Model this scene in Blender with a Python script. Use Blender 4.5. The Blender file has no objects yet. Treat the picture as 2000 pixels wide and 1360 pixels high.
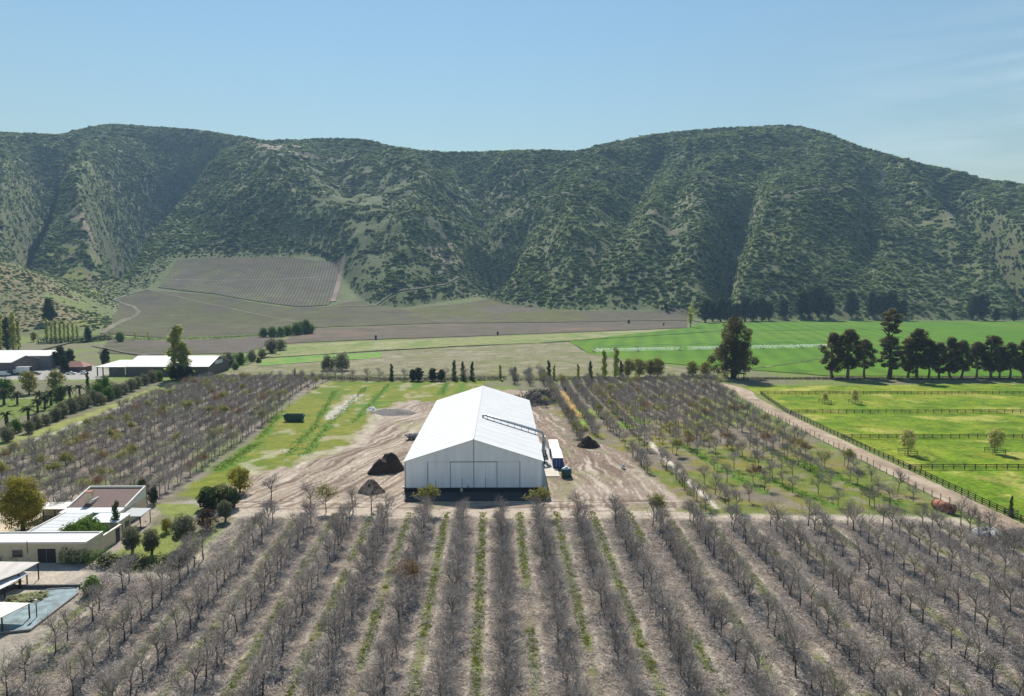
import bpy, math, random
import numpy as np
R = math.radians
rng = np.random.default_rng(7)
random.seed(7)
SC = bpy.context.scene
COL = SC.collection

# ------------------------------------------------------------------ camera, sky, sun, exposure
F, H, PITCH, YAW = 1450.0, 45.4, R(5.04), R(0.83)      # focal length (px of a 2000 px wide frame), flying height
cam_d = bpy.data.cameras.new('camera'); cam = bpy.data.objects.new('camera', cam_d); COL.objects.link(cam)
cam.location = (0, 0, H); cam.rotation_euler = (R(90) - PITCH, 0, -YAW)
cam_d.sensor_width = 36; cam_d.lens = 36 * F / 2000; cam_d.clip_start = 1; cam_d.clip_end = 20000
SC.camera = cam
SUN_EL, SUN_AZ = 44.0, -10.0                           # azimuth from +Y, negative towards -X
W = bpy.data.worlds.new('World'); SC.world = W; W.use_nodes = True
wn, wl = W.node_tree.nodes, W.node_tree.links
bg = wn['Background']; bg.inputs[1].default_value = 0.066
sky = wn.new('ShaderNodeTexSky'); sky.sky_type = 'NISHITA'; sky.sun_disc = False
sky.sun_elevation = R(SUN_EL); sky.sun_rotation = R(SUN_AZ)
sky.altitude = 300; sky.air_density = 2.15; sky.dust_density = 0.0; sky.ozone_density = 7.6
# thin cirrus low in the sky
tc = wn.new('ShaderNodeTexCoord'); mp = wn.new('ShaderNodeMapping'); mp.inputs['Rotation'].default_value = (0, R(13), 0)
mp.inputs['Scale'].default_value = (1.6, 1.6, 16)
nz = wn.new('ShaderNodeTexNoise'); nz.inputs['Scale'].default_value = 2.2; nz.inputs['Detail'].default_value = 6; nz.inputs['Distortion'].default_value = 0.6
cr = wn.new('ShaderNodeValToRGB'); cr.color_ramp.elements[0].position = 0.42; cr.color_ramp.elements[1].position = 0.72
sx = wn.new('ShaderNodeSeparateXYZ'); m1 = wn.new('ShaderNodeMapRange'); m1.inputs[1].default_value = 0.34; m1.inputs[2].default_value = 0.58
mu = wn.new('ShaderNodeMath'); mu.operation = 'MULTIPLY'; mu2 = wn.new('ShaderNodeMath'); mu2.operation = 'MULTIPLY'; mu2.inputs[1].default_value = 0.3
mx = wn.new('ShaderNodeMix'); mx.data_type = 'RGBA'; mx.inputs['B'].default_value = (12.0, 12.6, 12.9, 1)
wl.new(tc.outputs['Generated'], mp.inputs[0]); wl.new(mp.outputs[0], nz.inputs['Vector']); wl.new(nz.outputs[0], cr.inputs[0])
wl.new(tc.outputs['Generated'], sx.inputs[0]); wl.new(sx.outputs[0], m1.inputs[0])
wl.new(cr.outputs[0], mu.inputs[0]); m2 = wn.new('ShaderNodeMapRange'); m2.inputs[1].default_value = 0.31; m2.inputs[2].default_value = 0.22; wl.new(sx.outputs[2], m2.inputs[0]); m3 = wn.new('ShaderNodeMath'); m3.operation = 'MULTIPLY'; wl.new(m1.outputs[0], m3.inputs[0]); wl.new(m2.outputs[0], m3.inputs[1]); wl.new(m3.outputs[0], mu.inputs[1]); wl.new(mu.outputs[0], mu2.inputs[0])
wl.new(mu2.outputs[0], mx.inputs['Factor']); wl.new(sky.outputs[0], mx.inputs['A']); wl.new(mx.outputs['Result'], bg.inputs[0])
sd = bpy.data.lights.new('sun', 'SUN'); sd.energy = 5.0; sd.angle = R(0.5); sd.color = (1, 0.95, 0.87)
so = bpy.data.objects.new('sun', sd); COL.objects.link(so); so.rotation_euler = (R(90 - SUN_EL), 0, R(180) - R(SUN_AZ))
so.location = (0, 300, 800)
SC.view_settings.view_transform = 'Standard'; SC.view_settings.look = 'None'
SC.view_settings.exposure = 0.55; SC.view_settings.gamma = 1; SC.view_settings.use_curve_mapping = False
SC.cycles.max_bounces = 5; SC.cycles.transparent_max_bounces = 8; SC.cycles.volume_bounces = 0

# ------------------------------------------------------------------ helpers
def ray(px, py):
    x = (px - 1000) / F; y = -(py - 680) / F
    fw = math.cos(PITCH) + y * math.sin(PITCH); up = -math.sin(PITCH) + y * math.cos(PITCH)
    return x * math.cos(YAW) + fw * math.sin(YAW), -x * math.sin(YAW) + fw * math.cos(YAW), up
def G(px, py, z=0.0):
    X, Y, u = ray(px, py); t = (z - H) / u
    return X * t, Y * t
def hsh(ix, iy, s):
    n = np.sin(ix * 127.1 + iy * 311.7 + s * 74.7) * 43758.5453
    return n - np.floor(n)
def vnoise(x, y, s=0):
    x = np.asarray(x, float); y = np.asarray(y, float)
    ix = np.floor(x); iy = np.floor(y); fx = x - ix; fy = y - iy
    fx = fx * fx * (3 - 2 * fx); fy = fy * fy * (3 - 2 * fy)
    a, b, c, d = hsh(ix, iy, s), hsh(ix + 1, iy, s), hsh(ix, iy + 1, s), hsh(ix + 1, iy + 1, s)
    return (a + (b - a) * fx) * (1 - fy) + (c + (d - c) * fx) * fy
def fbm(x, y, s=0, o=4):
    v = 0; a = 0.5; n = 0
    for k in range(o):
        v = v + a * vnoise(x * 2 ** k, y * 2 ** k, s + k); n += a; a *= 0.5
    return v / n
def sstep(a, b, x):
    t = np.clip((np.asarray(x, float) - a) / (b - a), 0, 1); return t * t * (3 - 2 * t)
def inside(poly, x, y):
    c = np.zeros(np.shape(x), bool); n = len(poly)
    for i in range(n):
        x1, y1 = poly[i]; x2, y2 = poly[i - 1]
        if y1 != y2: c ^= ((y1 > y) != (y2 > y)) & (x < (x2 - x1) * (y - y1) / (y2 - y1) + x1)
    return c
def pdist(poly, x, y, closed=True):
    d = np.full(np.shape(x), 1e9); n = len(poly)
    for i in range(0 if closed else 1, n):
        x1, y1 = poly[i - 1]; x2, y2 = poly[i]; dx, dy = x2 - x1, y2 - y1
        t = np.clip(((x - x1) * dx + (y - y1) * dy) / (dx * dx + dy * dy + 1e-9), 0, 1)
        d = np.minimum(d, np.hypot(x - x1 - t * dx, y - y1 - t * dy))
    return d
def sdist(poly, x, y):
    d = pdist(poly, x, y); return np.where(inside(poly, x, y), d, -d)

def mesh_np(name, v, f, mat=None, attrs=None, smooth=False):
    """v Nx3, f MxK; attrs: {name: (type, domain, array)}"""
    v = np.asarray(v, np.float32); f = np.asarray(f, np.int32); me = bpy.data.meshes.new(name)
    me.vertices.add(len(v)); me.vertices.foreach_set('co', v.ravel())
    k = f.shape[1]; me.loops.add(f.size); me.loops.foreach_set('vertex_index', f.ravel())
    me.polygons.add(len(f)); me.polygons.foreach_set('loop_start', np.arange(0, f.size, k, dtype=np.int32))
    me.update(calc_edges=True)
    if smooth: me.polygons.foreach_set('use_smooth', np.ones(len(f), bool))
    for an, (ty, dom, arr) in (attrs or {}).items():
        a = me.attributes.new(an, ty, dom); a.data.foreach_set('color' if 'COLOR' in ty else ('vector' if 'VECTOR' in ty else 'value'), np.asarray(arr).ravel())
    if mat: me.materials.append(mat)
    return me
class MB:
    def __init__(s): s.v = []; s.f = []
    def poly(s, pts):
        n = len(s.v); s.v += [tuple(p) for p in pts]; s.f.append(tuple(range(n, n + len(pts)))); return s
    def box(s, x0, x1, y0, y1, z0, z1):
        n = len(s.v)
        s.v += [(x0, y0, z0), (x1, y0, z0), (x1, y1, z0), (x0, y1, z0), (x0, y0, z1), (x1, y0, z1), (x1, y1, z1), (x0, y1, z1)]
        s.f += [tuple(n + i for i in q) for q in ((3, 2, 1, 0), (4, 5, 6, 7), (0, 1, 5, 4), (1, 2, 6, 5), (2, 3, 7, 6), (3, 0, 4, 7))]; return s
    def tube(s, pts, r, n=8, cap=True):
        pts = [np.array(p, float) for p in pts]; rr = r if hasattr(r, '__len__') else [r] * len(pts); base = len(s.v)
        for i, p in enumerate(pts):
            t = pts[min(i + 1, len(pts) - 1)] - pts[max(i - 1, 0)]; t /= np.linalg.norm(t) + 1e-9
            a = np.cross(t, (0, 0, 1) if abs(t[2]) < .9 else (1, 0, 0)); a /= np.linalg.norm(a); b = np.cross(t, a)
            for k in range(n):
                w = 2 * math.pi * k / n; s.v.append(tuple(p + rr[i] * (math.cos(w) * a + math.sin(w) * b)))
        for i in range(len(pts) - 1):
            for k in range(n):
                q = base + i * n; s.f.append((q + k, q + (k + 1) % n, q + n + (k + 1) % n, q + n + k))
        if cap:
            s.f.append(tuple(base + k for k in range(n))[::-1]); s.f.append(tuple(base + (len(pts) - 1) * n + k for k in range(n)))
        return s
    def prism(s, pts, z0, z1):
        n = len(pts); b = len(s.v); s.v += [(p[0], p[1], z0) for p in pts] + [(p[0], p[1], z1) for p in pts]
        s.f.append(tuple(range(b, b + n))[::-1]); s.f.append(tuple(range(b + n, b + 2 * n)))
        for i in range(n): j = (i + 1) % n; s.f.append((b + i, b + j, b + n + j, b + n + i))
        return s
    def slab(s, top, th):
        """closed solid under a (possibly sloping) polygon"""
        n = len(top); b = len(s.v); s.v += [(p[0], p[1], p[2] - th) for p in top] + [tuple(p) for p in top]
        s.f.append(tuple(range(b, b + n))[::-1]); s.f.append(tuple(range(b + n, b + 2 * n)))
        for i in range(n): j = (i + 1) % n; s.f.append((b + i, b + j, b + n + j, b + n + i))
        return s
    def mesh(s, name, mat, smooth=False):
        me = bpy.data.meshes.new(name); me.from_pydata([tuple(map(float, p)) for p in s.v], [], s.f); me.materials.append(mat)
        if smooth: me.polygons.foreach_set('use_smooth', np.ones(len(me.polygons), bool))
        me.update(); return me
    def build(s, name, mat, parent=None, smooth=False, loc=None):
        o = bpy.data.objects.new(name, s.mesh(name, mat, smooth)); COL.objects.link(o)
        if parent: o.parent = parent
        if loc: o.location = loc
        return o
def put(name, me, parent=None, loc=(0, 0, 0), rz=0, sc=1):
    o = bpy.data.objects.new(name, me); COL.objects.link(o); o.location = loc; o.rotation_euler = (0, 0, rz)
    o.scale = (sc,) * 3 if not hasattr(sc, '__len__') else sc
    if parent: o.parent = parent
    return o
def tag(o, label=None, cat=None, group=None, kind=None):
    if label: o['label'] = label
    if cat: o['category'] = cat
    if group: o['group'] = group
    if kind: o['kind'] = kind
    return o
def thing(name, label, cat, loc=(0, 0, 0), rz=0, group=None, sc=1):
    o = bpy.data.objects.new(name, None); COL.objects.link(o); o.location = loc; o.rotation_euler = (0, 0, rz)
    o.scale = (sc,) * 3 if not hasattr(sc, '__len__') else sc
    o.empty_display_size = 0.5
    return tag(o, label, cat, group)
ONES = 'first second third fourth fifth sixth seventh eighth ninth tenth eleventh twelfth thirteenth fourteenth fifteenth sixteenth seventeenth eighteenth nineteenth twentieth'.split()
def nth(i):
    if i < 20: return ONES[i]
    return ['twenty', 'thirty', 'forty', 'fifty'][(i + 1) // 10 - 2] + '-' + ONES[(i + 1) % 10 - 1] if (i + 1) % 10 else ['', '', '', 'thirtieth', 'fortieth', 'fiftieth'][(i + 1) // 10]

# ------------------------------------------------------------------ materials
def mat(name, col, rough=0.8, var=0.0, scale=1.0, metal=0.0, bump=0.0, spec=0.3, detail=5, stretch=None):
    m = bpy.data.materials.new(name); m.use_nodes = True; n, l = m.node_tree.nodes, m.node_tree.links
    b = n['Principled BSDF']; b.inputs['Base Color'].default_value = (*col, 1); b.inputs['Roughness'].default_value = rough
    b.inputs['Metallic'].default_value = metal; b.inputs['Specular IOR Level'].default_value = spec
    if var or bump:
        t = n.new('ShaderNodeTexCoord'); z = n.new('ShaderNodeTexNoise'); z.inputs['Scale'].default_value = scale; z.inputs['Detail'].default_value = detail
        if stretch:
            q = n.new('ShaderNodeMapping'); q.inputs['Scale'].default_value = stretch; l.new(t.outputs['Object'], q.inputs[0]); l.new(q.outputs[0], z.inputs['Vector'])
        else: l.new(t.outputs['Object'], z.inputs['Vector'])
        r = n.new('ShaderNodeMapRange'); r.inputs[1].default_value = 0.3; r.inputs[2].default_value = 0.7
        r.inputs[3].default_value = 1 - var; r.inputs[4].default_value = 1 + var; l.new(z.outputs[0], r.inputs[0])
        x = n.new('ShaderNodeVectorMath'); x.operation = 'SCALE'; x.inputs[0].default_value = col; l.new(r.outputs[0], x.inputs['Scale']); l.new(x.outputs[0], b.inputs['Base Color'])
        if bump:
            u = n.new('ShaderNodeBump'); u.inputs['Strength'].default_value = bump; l.new(z.outputs[0], u.inputs['Height']); l.new(u.outputs[0], b.inputs['Normal'])
    return m
def leafmat(name, a, b_, trans=0.35, inst=0.0):
    """foliage: per-leaf tint attribute between two colours, some light let through"""
    m = bpy.data.materials.new(name); m.use_nodes = True; n, l = m.node_tree.nodes, m.node_tree.links
    n.remove(n['Principled BSDF']); out = n['Material Output']
    at = n.new('ShaderNodeAttribute'); at.attribute_name = 'tint'
    mx = n.new('ShaderNodeMix'); mx.data_type = 'RGBA'; mx.inputs['A'].default_value = (*a, 1); mx.inputs['B'].default_value = (*b_, 1)
    l.new(at.outputs['Fac'], mx.inputs['Factor']); c = mx.outputs['Result']
    if inst:
        oi = n.new('ShaderNodeObjectInfo'); r = n.new('ShaderNodeMapRange'); r.inputs[3].default_value = 1 - inst; r.inputs[4].default_value = 1 + inst
        l.new(oi.outputs['Random'], r.inputs[0]); x = n.new('ShaderNodeVectorMath'); x.operation = 'SCALE'; l.new(c, x.inputs[0]); l.new(r.outputs[0], x.inputs['Scale']); c = x.outputs[0]
    d = n.new('ShaderNodeBsdfDiffuse'); t = n.new('ShaderNodeBsdfTranslucent'); s = n.new('ShaderNodeMixShader'); s.inputs[0].default_value = trans
    l.new(c, d.inputs[0]); l.new(c, t.inputs[0]); l.new(d.outputs[0], s.inputs[1]); l.new(t.outputs[0], s.inputs[2]); l.new(s.outputs[0], out.inputs[0])
    return m
def groundmat(name, sc1=1.3, sc2=0.25, amp=0.35, bump=0.5):
    """land cover colour per vertex, broken up by fine grain"""
    m = bpy.data.materials.new(name); m.use_nodes = True; n, l = m.node_tree.nodes, m.node_tree.links; b = n['Principled BSDF']
    b.inputs['Roughness'].default_value = 0.95; b.inputs['Specular IOR Level'].default_value = 0.1
    at = n.new('ShaderNodeAttribute'); at.attribute_name = 'cover'; t = n.new('ShaderNodeTexCoord'); c = at.outputs['Color']; h = None
    for s, a in ((sc1, amp), (sc2, amp * 0.7)):
        z = n.new('ShaderNodeTexNoise'); z.inputs['Scale'].default_value = s; z.inputs['Detail'].default_value = 6; z.inputs['Roughness'].default_value = 0.65; l.new(t.outputs['Object'], z.inputs['Vector'])
        r = n.new('ShaderNodeMapRange'); r.inputs[1].default_value = 0.3; r.inputs[2].default_value = 0.7; r.inputs[3].default_value = 1 - a; r.inputs[4].default_value = 1 + a; l.new(z.outputs[0], r.inputs[0])
        x = n.new('ShaderNodeVectorMath'); x.operation = 'SCALE'; l.new(c, x.inputs[0]); l.new(r.outputs[0], x.inputs['Scale']); c = x.outputs[0]; h = h or z
    l.new(c, b.inputs['Base Color']); u = n.new('ShaderNodeBump'); u.inputs['Strength'].default_value = bump; u.inputs['Distance'].default_value = 0.3; l.new(h.outputs[0], u.inputs['Height']); l.new(u.outputs[0], b.inputs['Normal'])
    return m

# ------------------------------------------------------------------ terrain: valley floor and hills
KX = [-600, 0, 60, 150, 185, 240, 330, 420, 500, 540, 600, 680, 730, 790, 850, 920, 1000, 1060, 1150, 1200, 1300, 1400, 1490, 1550, 1600, 1650, 1700, 1760, 1830, 1900, 1960, 2000, 2600]
KY = [275, 255, 258, 262, 250, 240, 245, 252, 265, 272, 270, 268, 268, 283, 291, 293, 291, 288, 291, 277, 258, 247, 243, 239, 243, 258, 280, 297, 315, 330, 347, 350, 430]
kc, kt = [], []
for a, b in zip(KX, KY):
    y = -(b + 5 - 680) / F; fw = math.cos(PITCH) + y * math.sin(PITCH); kc.append((a - 1000) / F / fw); kt.append((-math.sin(PITCH) + y * math.cos(PITCH)) / fw)
NC, NY = 640, 420
cs = np.linspace(-1.05, 1.05, NC)
colpx = 1000 + F * cs
def smooth1(a, w):
    k = np.exp(-0.5 * (np.arange(-3 * w, 3 * w + 1) / w) ** 2); k /= k.sum(); return np.convolve(np.pad(a, 3 * w, mode='edge'), k, 'valid')
T_ = smooth1(np.interp(cs, kc, kt), 2)
fx_ = [-600, 0, 200, 290, 345, 665, 700, 730, 800, 880, 960, 1010, 1100, 1280, 1345, 1400, 2600]
Y1 = smooth1(np.interp(colpx, fx_, [1050, 1050, 1080, 1120, 1250, 1250, 1120, 1030, 1000, 1050, 1100, 1010, 960, 930, 900, 872, 872]), 3)
Z1 = smooth1(np.interp(colpx, fx_, [40, 40, 40, 40, 85, 88, 40, 17, 10, 17, 25, 14, 9.6, 10, 6, 0.2, 0.2]), 3)
S_ = np.interp(colpx, [-600, 300, 800, 2600], [.42, .42, .42, .42])
YR = (H - Z1 + S_ * Y1) / (S_ - T_); ZR = H + T_ * YR
ys = np.concatenate([np.linspace(560, 900, 70), np.linspace(902, 2500, 335), np.linspace(2512, 2700, 15)])
CC, YY = np.meshgrid(cs, ys, indexing='ij'); PXX = 1000 + F * CC
XX = CC * YY
TT = (YY - Y1[:, None]) / (YR - Y1)[:, None]
z1, zr = Z1[:, None], ZR[:, None]
s_ = np.clip((YY - 760) / (Y1[:, None] - 760), 0, 1)
low = z1 * s_ ** 2.2 - 0.7 * (1 - sstep(0, 0.25, s_))
tcl = np.clip(TT, 0, 1)
prof = 0.82 * tcl + 0.18 * np.sin(tcl * math.pi / 2) ** 1.0
up = z1 + (zr - z1) * prof - np.clip(TT - 1, 0, None) * (YR - Y1)[:, None] * 0.33
env = sstep(0.0, 0.32, TT) * (1 - 0.8 * sstep(0.85, 1.15, TT))
dz = np.zeros_like(up)
FEAT = [  # (t knots, px knots, half width knots, amplitude)
    ((0, .8, 1), (215, 158, 150), (70, 55, 50), 44),
    ((0, .2, .6, 1), (640, 590, 540, 505), (220, 190, 130, 90), 75),
    ((0, .25, .6, 1), (962, 985, 960, 880), (60, 80, 120, 120), -52), ((0, .4, .7, 1), (1230, 1190, 1260, 1310), (130, 150, 150, 120), 40),
    ((0, .1, .5, 1), (1570, 1560, 1630, 1600), (130, 130, 150, 120), 36),
    ((0, .25, .55, .9), (2010, 1960, 1850, 1740), (80, 75, 65, 60), 26),
    ((0, .6, 1), (110, 40, 0), (45, 50, 50), 26), ((0, 1), (-60, -90), (60, 60), -40),
    ((0, .5, 1), (790, 850, 800), (50, 60, 60), 14), ((0, .5, 1), (1090, 1080, 1090), (50, 45, 50), -16), ((0, .5, 1), (1310, 1340, 1390), (40, 40, 50), -18), ((0, .5, 1), (1720, 1720, 1690), (40, 50, 40), -14),
    ((0, .5, 1), (420, 430, 440), (40, 45, 40), -12)]
for tk, pk, wk, amp in FEAT:
    c = np.interp(TT, tk, pk); w = np.interp(TT, tk, wk); d = np.abs(PXX - c) / w
    dz += 0.85 * amp * (np.sqrt(np.clip(1 - d, 0, 1) ** 2 + 0.01) - 0.1) * env
for tk, pk, wl_, wr_, amp, e0, e1, e2 in (((0, .1, .9, 1), (76, 84, 185, 195), (28, 48, 110, 110), (26, 34, 45, 45), -135, .3, .5, 1.02), ((0, .1, .3, .95), (255, 268, 318, 478), (30, 60, 125, 215), (30, 45, 75, 65), -250, .3, .45, 1.02),
                                          ((0, .15, .45, 1), (1432, 1445, 1490, 1520), (45, 70, 95, 95), (30, 38, 48, 60), -52, .15, .28, .7), ((0, .25, .55, .95), (2110, 2045, 1955, 1830), (75, 85, 85, 60), (50, 50, 50, 40), -100, .2, .4, 1.0),
                                          ((0, .2, .4, .6), (960, 1000, 1050, 1080), (45, 75, 80, 60), (40, 40, 45, 40), -55, .15, .25, .55), ((0, .5, 1), (1190, 1260, 1330), (90, 110, 90), (60, 60, 60), -55, .5, .7, 1.0)):
    c = np.interp(TT, tk, pk); d = np.where(PXX < c, (c - PXX) / np.interp(TT, tk, wl_), (PXX - c) / np.interp(TT, tk, wr_)); k = np.clip(1 - d, 0, 1)
    dz += amp * (.6 * k + .4 * k * k * (3 - 2 * k)) * sstep(0, e0, TT) * (1 - sstep(e1, e2, TT))
dz += env * ((fbm(XX / 150, YY / 190, 3) - 0.5) * 48 + (fbm(XX / 55, YY / 80, 5) - 0.5) * 20)
ZH = np.where(TT < 0, low, up + dz)
# foothill at the edge of the valley on the -X side
fh = np.interp(PXX, [-600, -60, 0, 100, 200, 250, 290], [1.15, 1.05, .96, .66, .28, .1, 0])
fp = sstep(600, 900, YY) ** 0.9 * (1 - sstep(960, 1260, YY)) * 78
ZH = np.maximum(ZH, 0) * 1.0 + np.minimum(ZH, 0) + np.maximum(0, fh * fp * (0.86 + 0.3 * fbm(XX / 60, YY / 70, 9)) - np.maximum(ZH, 0) * 0.4 * (fh > 0))
for it in range(14):          # keep the ridge line where it stands
    el = ((ZH - H) / YY * (TT > 0.3)).max(1); k = 1 + np.clip((T_ - el) * YR / np.maximum(ZR - Z1, 50), -0.2, 0.2) * 0.8
    k = smooth1(k, 1)
    ZH = np.where(TT > 0, z1 + (ZH - z1) * (1 + (k[:, None] - 1) * sstep(0.1, 0.7, TT)), ZH)
def hgt(X, Y):
    X = np.asarray(X, float); Y = np.asarray(Y, float); c = np.clip(X / np.maximum(Y, 1), cs[0], cs[-1] - 1e-6)
    fi = (c - cs[0]) / (cs[1] - cs[0]); i = np.clip(fi.astype(int), 0, NC - 2); fi = fi - i
    yy = np.clip(Y, ys[0], ys[-1] - 1e-3); j = np.clip(np.searchsorted(ys, yy) - 1, 0, NY - 2); fj = (yy - ys[j]) / (ys[j + 1] - ys[j])
    z = (ZH[i, j] * (1 - fj) + ZH[i, j + 1] * fj) * (1 - fi) + (ZH[i + 1, j] * (1 - fj) + ZH[i + 1, j + 1] * fj) * fi
    return np.where(Y < ys[0], 0.0, np.maximum(z, 0.0))
YS = np.arange(60, 3000, 1.5)
def hit(px, py):
    """where the sight line through a point of the photograph meets the land"""
    X, Y, u = ray(px, py); z = H + u / Y * YS; g = hgt(X / Y * YS, YS); k = np.nonzero(z <= g)[0]
    y = YS[k[0]] if len(k) else 2000.0
    if len(k) and k[0] > 0:
        a = z[k[0] - 1] - g[k[0] - 1]; b = g[k[0]] - z[k[0]]; y = y - 1.5 * b / (a + b + 1e-9)
    return np.array((X / Y * y, y, float(hgt(X / Y * y, y))))
def tpx(X, Y):
    c = X / np.maximum(Y, 1); return 1000 + F * c, (Y - np.interp(c, cs, Y1)) / np.interp(c, cs, YR - Y1)

# hill colours: grass, dry earth, green swards
pxs, ts = PXX, TT
nA, nB, nC = fbm(XX / 90, YY / 90, 21), fbm(XX / 22, YY / 22, 22), fbm(XX / 260, YY / 260, 23)
cov = np.empty(PXX.shape + (4,), np.float32); cov[..., 3] = 1
def lay(cov, m, col): cov[..., :3] = cov[..., :3] * (1 - m[..., None]) + np.array(col) * m[..., None]
cov[..., :3] = (0.11, 0.135, 0.055)
lay(cov, sstep(.45, .65, nA), (0.125, 0.15, 0.055)); lay(cov, sstep(.55, .72, nB) * 0.5, (0.15, 0.13, 0.085))
def blob(cx, ct, wx, wt): return np.exp(-((pxs - cx) / wx) ** 2 - ((ts - ct) / wt) ** 2)
tanm = np.clip(blob(545, .85, 50, .16) * 1.9 + blob(595, .68, 55, .12) * 1.5 + blob(205, .2, 35, .25) * .7 + blob(880, .18, 45, .1) + blob(1330, .3, 70, .12) * .35 + blob(1850, .6, 60, .25) * .5 + blob(90, .25, 30, .25) * .5 + blob(740, .5, 60, .2) * .6, 0, 1)
lay(cov, sstep(.3, .7, tanm * (.35 + nB)) * .8, (0.24, 0.19, 0.13))
swa = np.clip(blob(740, .38, 90, .28) + blob(680, .15, 60, .15) + blob(820, .1, 60, .1) * .8, 0, 1)
lay(cov, sstep(.2, .6, swa * (.4 + nB)), (0.11, 0.13, 0.052))
fhm = np.clip(fh * 3, 0, 1) * (ts < 0.12)
lay(cov, fhm, (0.14, 0.17, 0.05)); lay(cov, fhm * sstep(.47, .6, nA) * .8, (0.22, 0.165, 0.10)); lay(cov, fhm * sstep(.5, .62, nB) * .5, (0.10, 0.125, 0.05)); lay(cov, fhm * sstep(.55, .7, nB * .5 + nA * .5) * .7 * sstep(90, 200, pxs), (0.25, 0.27, 0.03))
M_hill = groundmat('hill_scrub_ground', 0.35, 0.06, 0.3, 0.6)
idx = np.arange(NC * NY).reshape(NC, NY)
hf = np.stack([idx[:-1, :-1], idx[1:, :-1], idx[1:, 1:], idx[:-1, 1:]], -1).reshape(-1, 4)
hills = put('hills', mesh_np('hills', np.stack([XX, YY, ZH], -1).reshape(-1, 3), hf, M_hill, {'cover': ('FLOAT_COLOR', 'POINT', cov.reshape(-1, 4))}, True))
tag(hills, kind='structure')

# ------------------------------------------------------------------ valley floor, painted by land cover
def PG(*pts): return [G(*p) for p in pts]
xs = np.unique(np.concatenate([np.array([-2600, -1500, -1000, -700, -500, -400, -330]), np.arange(-280, -110, 1.0), np.arange(-110, 110, 0.5), np.arange(110, 281, 2.0), np.array([330, 400, 500, 700, 1000, 1500, 2600])]))
yl = [-300, -100, 0, 40]; y = 60.0
while y < 365: yl.append(y); y += 0.4 + max(0, (y - 90)) * 0.0035
yl += list(np.arange(370, 620, 5)) + [650, 700, 760, 900, 1200, 1800, 2690]
yg = np.array(yl); GX, GY = np.meshgrid(xs, yg, indexing='ij')
gc = np.empty(GX.shape + (4,), np.float32); gc[..., 3] = 1; gc[..., :3] = (0.16, 0.15, 0.09)
n1, n2, n3, n4 = fbm(GX / 14, GY / 14, 31), fbm(GX / 3, GY / 3, 32), fbm(GX / 40, GY / 40, 33), fbm(GX / .9, GY / .9, 34, 3)
lay(gc, sstep(.4, .6, n1), (0.15, 0.19, 0.05))
def soft(poly, w=1.5, amp=3.0): return sstep(-w, w, sdist(poly, GX, GY) + (n2 - .5) * amp * 2)
# rows of the front orchard: row number (0 = the row under the barn's ridge) as a field
def rowx(j, Y):
    xa, ya = G(979 + 73.6 * j, 1018); xb, yb = G(988 + 121 * j, 1357); return xa + (xb - xa) * (ya - Y) / (ya - yb)
ra, rb = rowx(0, GY), rowx(1, GY); ROWJ = (GX - ra) / (rb - ra)
FRONT = PG((478, 1012), (352, 1122), (195, 1128), (165, 1160), (100, 1230), (0, 1295), (-60, 1330), (-200, 1500), (2250, 1500), (2100, 1110), (1960, 1040), (1880, 1022), (1300, 1015))
LEFT = PG((636, 742), (545, 805), (498, 860), (426, 915), (372, 948), (300, 985), (90, 1010), (-60, 1020), (-300, 1020), (-300, 960), (0, 905), (150, 848), (250, 800), (335, 765), (380, 746))
RIGHT = PG((1050, 750), (1390, 745), (1440, 790), (1840, 990), (1830, 1004), (1420, 1000), (1335, 998), (1262, 925), (1200, 880), (1168, 856), (1130, 876), (1092, 830), (1064, 790))
def litter(mask, green, seed):
    lay(gc, mask, (0.225, 0.18, 0.138)); lay(gc, mask * sstep(.45, .7, n2) * .7, (0.32, 0.262, 0.20)); lay(gc, mask * sstep(.55, .75, n4) * .6, (0.13, 0.11, 0.095))
    lay(gc, mask * sstep(green, green + .12, n1 * .7 + n2 * .3), (0.15, 0.18, 0.05))
mf = soft(FRONT, 1.0, 1.5); litter(mf, .66, 0)
fr = np.abs(ROWJ - np.floor(ROWJ) - 0.5) * 7.0          # metres from the middle of the alley
jn = np.floor(ROWJ); along = fbm(jn * 7.3, GY / 9, 41); wv = (fbm(jn * 3.1 + 5, GY / 4, 42) - .5) * .9
side = (ROWJ - jn - .5) * 7.0 + wv
gr = np.exp(-((side) / .62) ** 4) * sstep(.30, .5, along + 0.14 * (GY > 120) + .16 * (np.abs(jn + .5) < 3) - .05)
lay(gc, mf * gr * .95, (0.15, 0.165, 0.045)); lay(gc, mf * gr * sstep(.5, .75, n2) * .7, (0.13, 0.19, 0.03))
pale = (np.exp(-((side - 1.15) / .28) ** 2) + .6 * np.exp(-((side + 1.15) / .25) ** 2)) * sstep(.34, .54, n2 * .6 + along * .4 + .08 * (GY > 118))
lay(gc, mf * np.clip(pale, 0, 1) * .9, (0.52, 0.46, 0.36))
ml = soft(LEFT, 1.5, 3); litter(ml, .50, 1); lay(gc, ml * .35, (0.17, 0.155, 0.135))
mr = soft(RIGHT, 1.5, 3); lay(gc, mr, (0.17, 0.145, 0.105)); lay(gc, mr * sstep(.42, .6, n1 + .12 * sstep(260, 160, GY)) * .9, (0.185, 0.17, 0.03)); lay(gc, mr * .8 * sstep(.57, .70, n1 + .1 * sstep(240, 160, GY)) * .8, (0.10, 0.155, 0.022)); lay(gc, mr * sstep(.5, .7, n2) * .6, (0.23, 0.19, 0.15))
def band(pts, w, col, a=1.0, am=.8, n=n2):
    P = PG(*pts); d = pdist(P, GX, GY, False); lay(gc, sstep(w, w * .45, d + (n - .5) * am * 2) * a, col)
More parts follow.
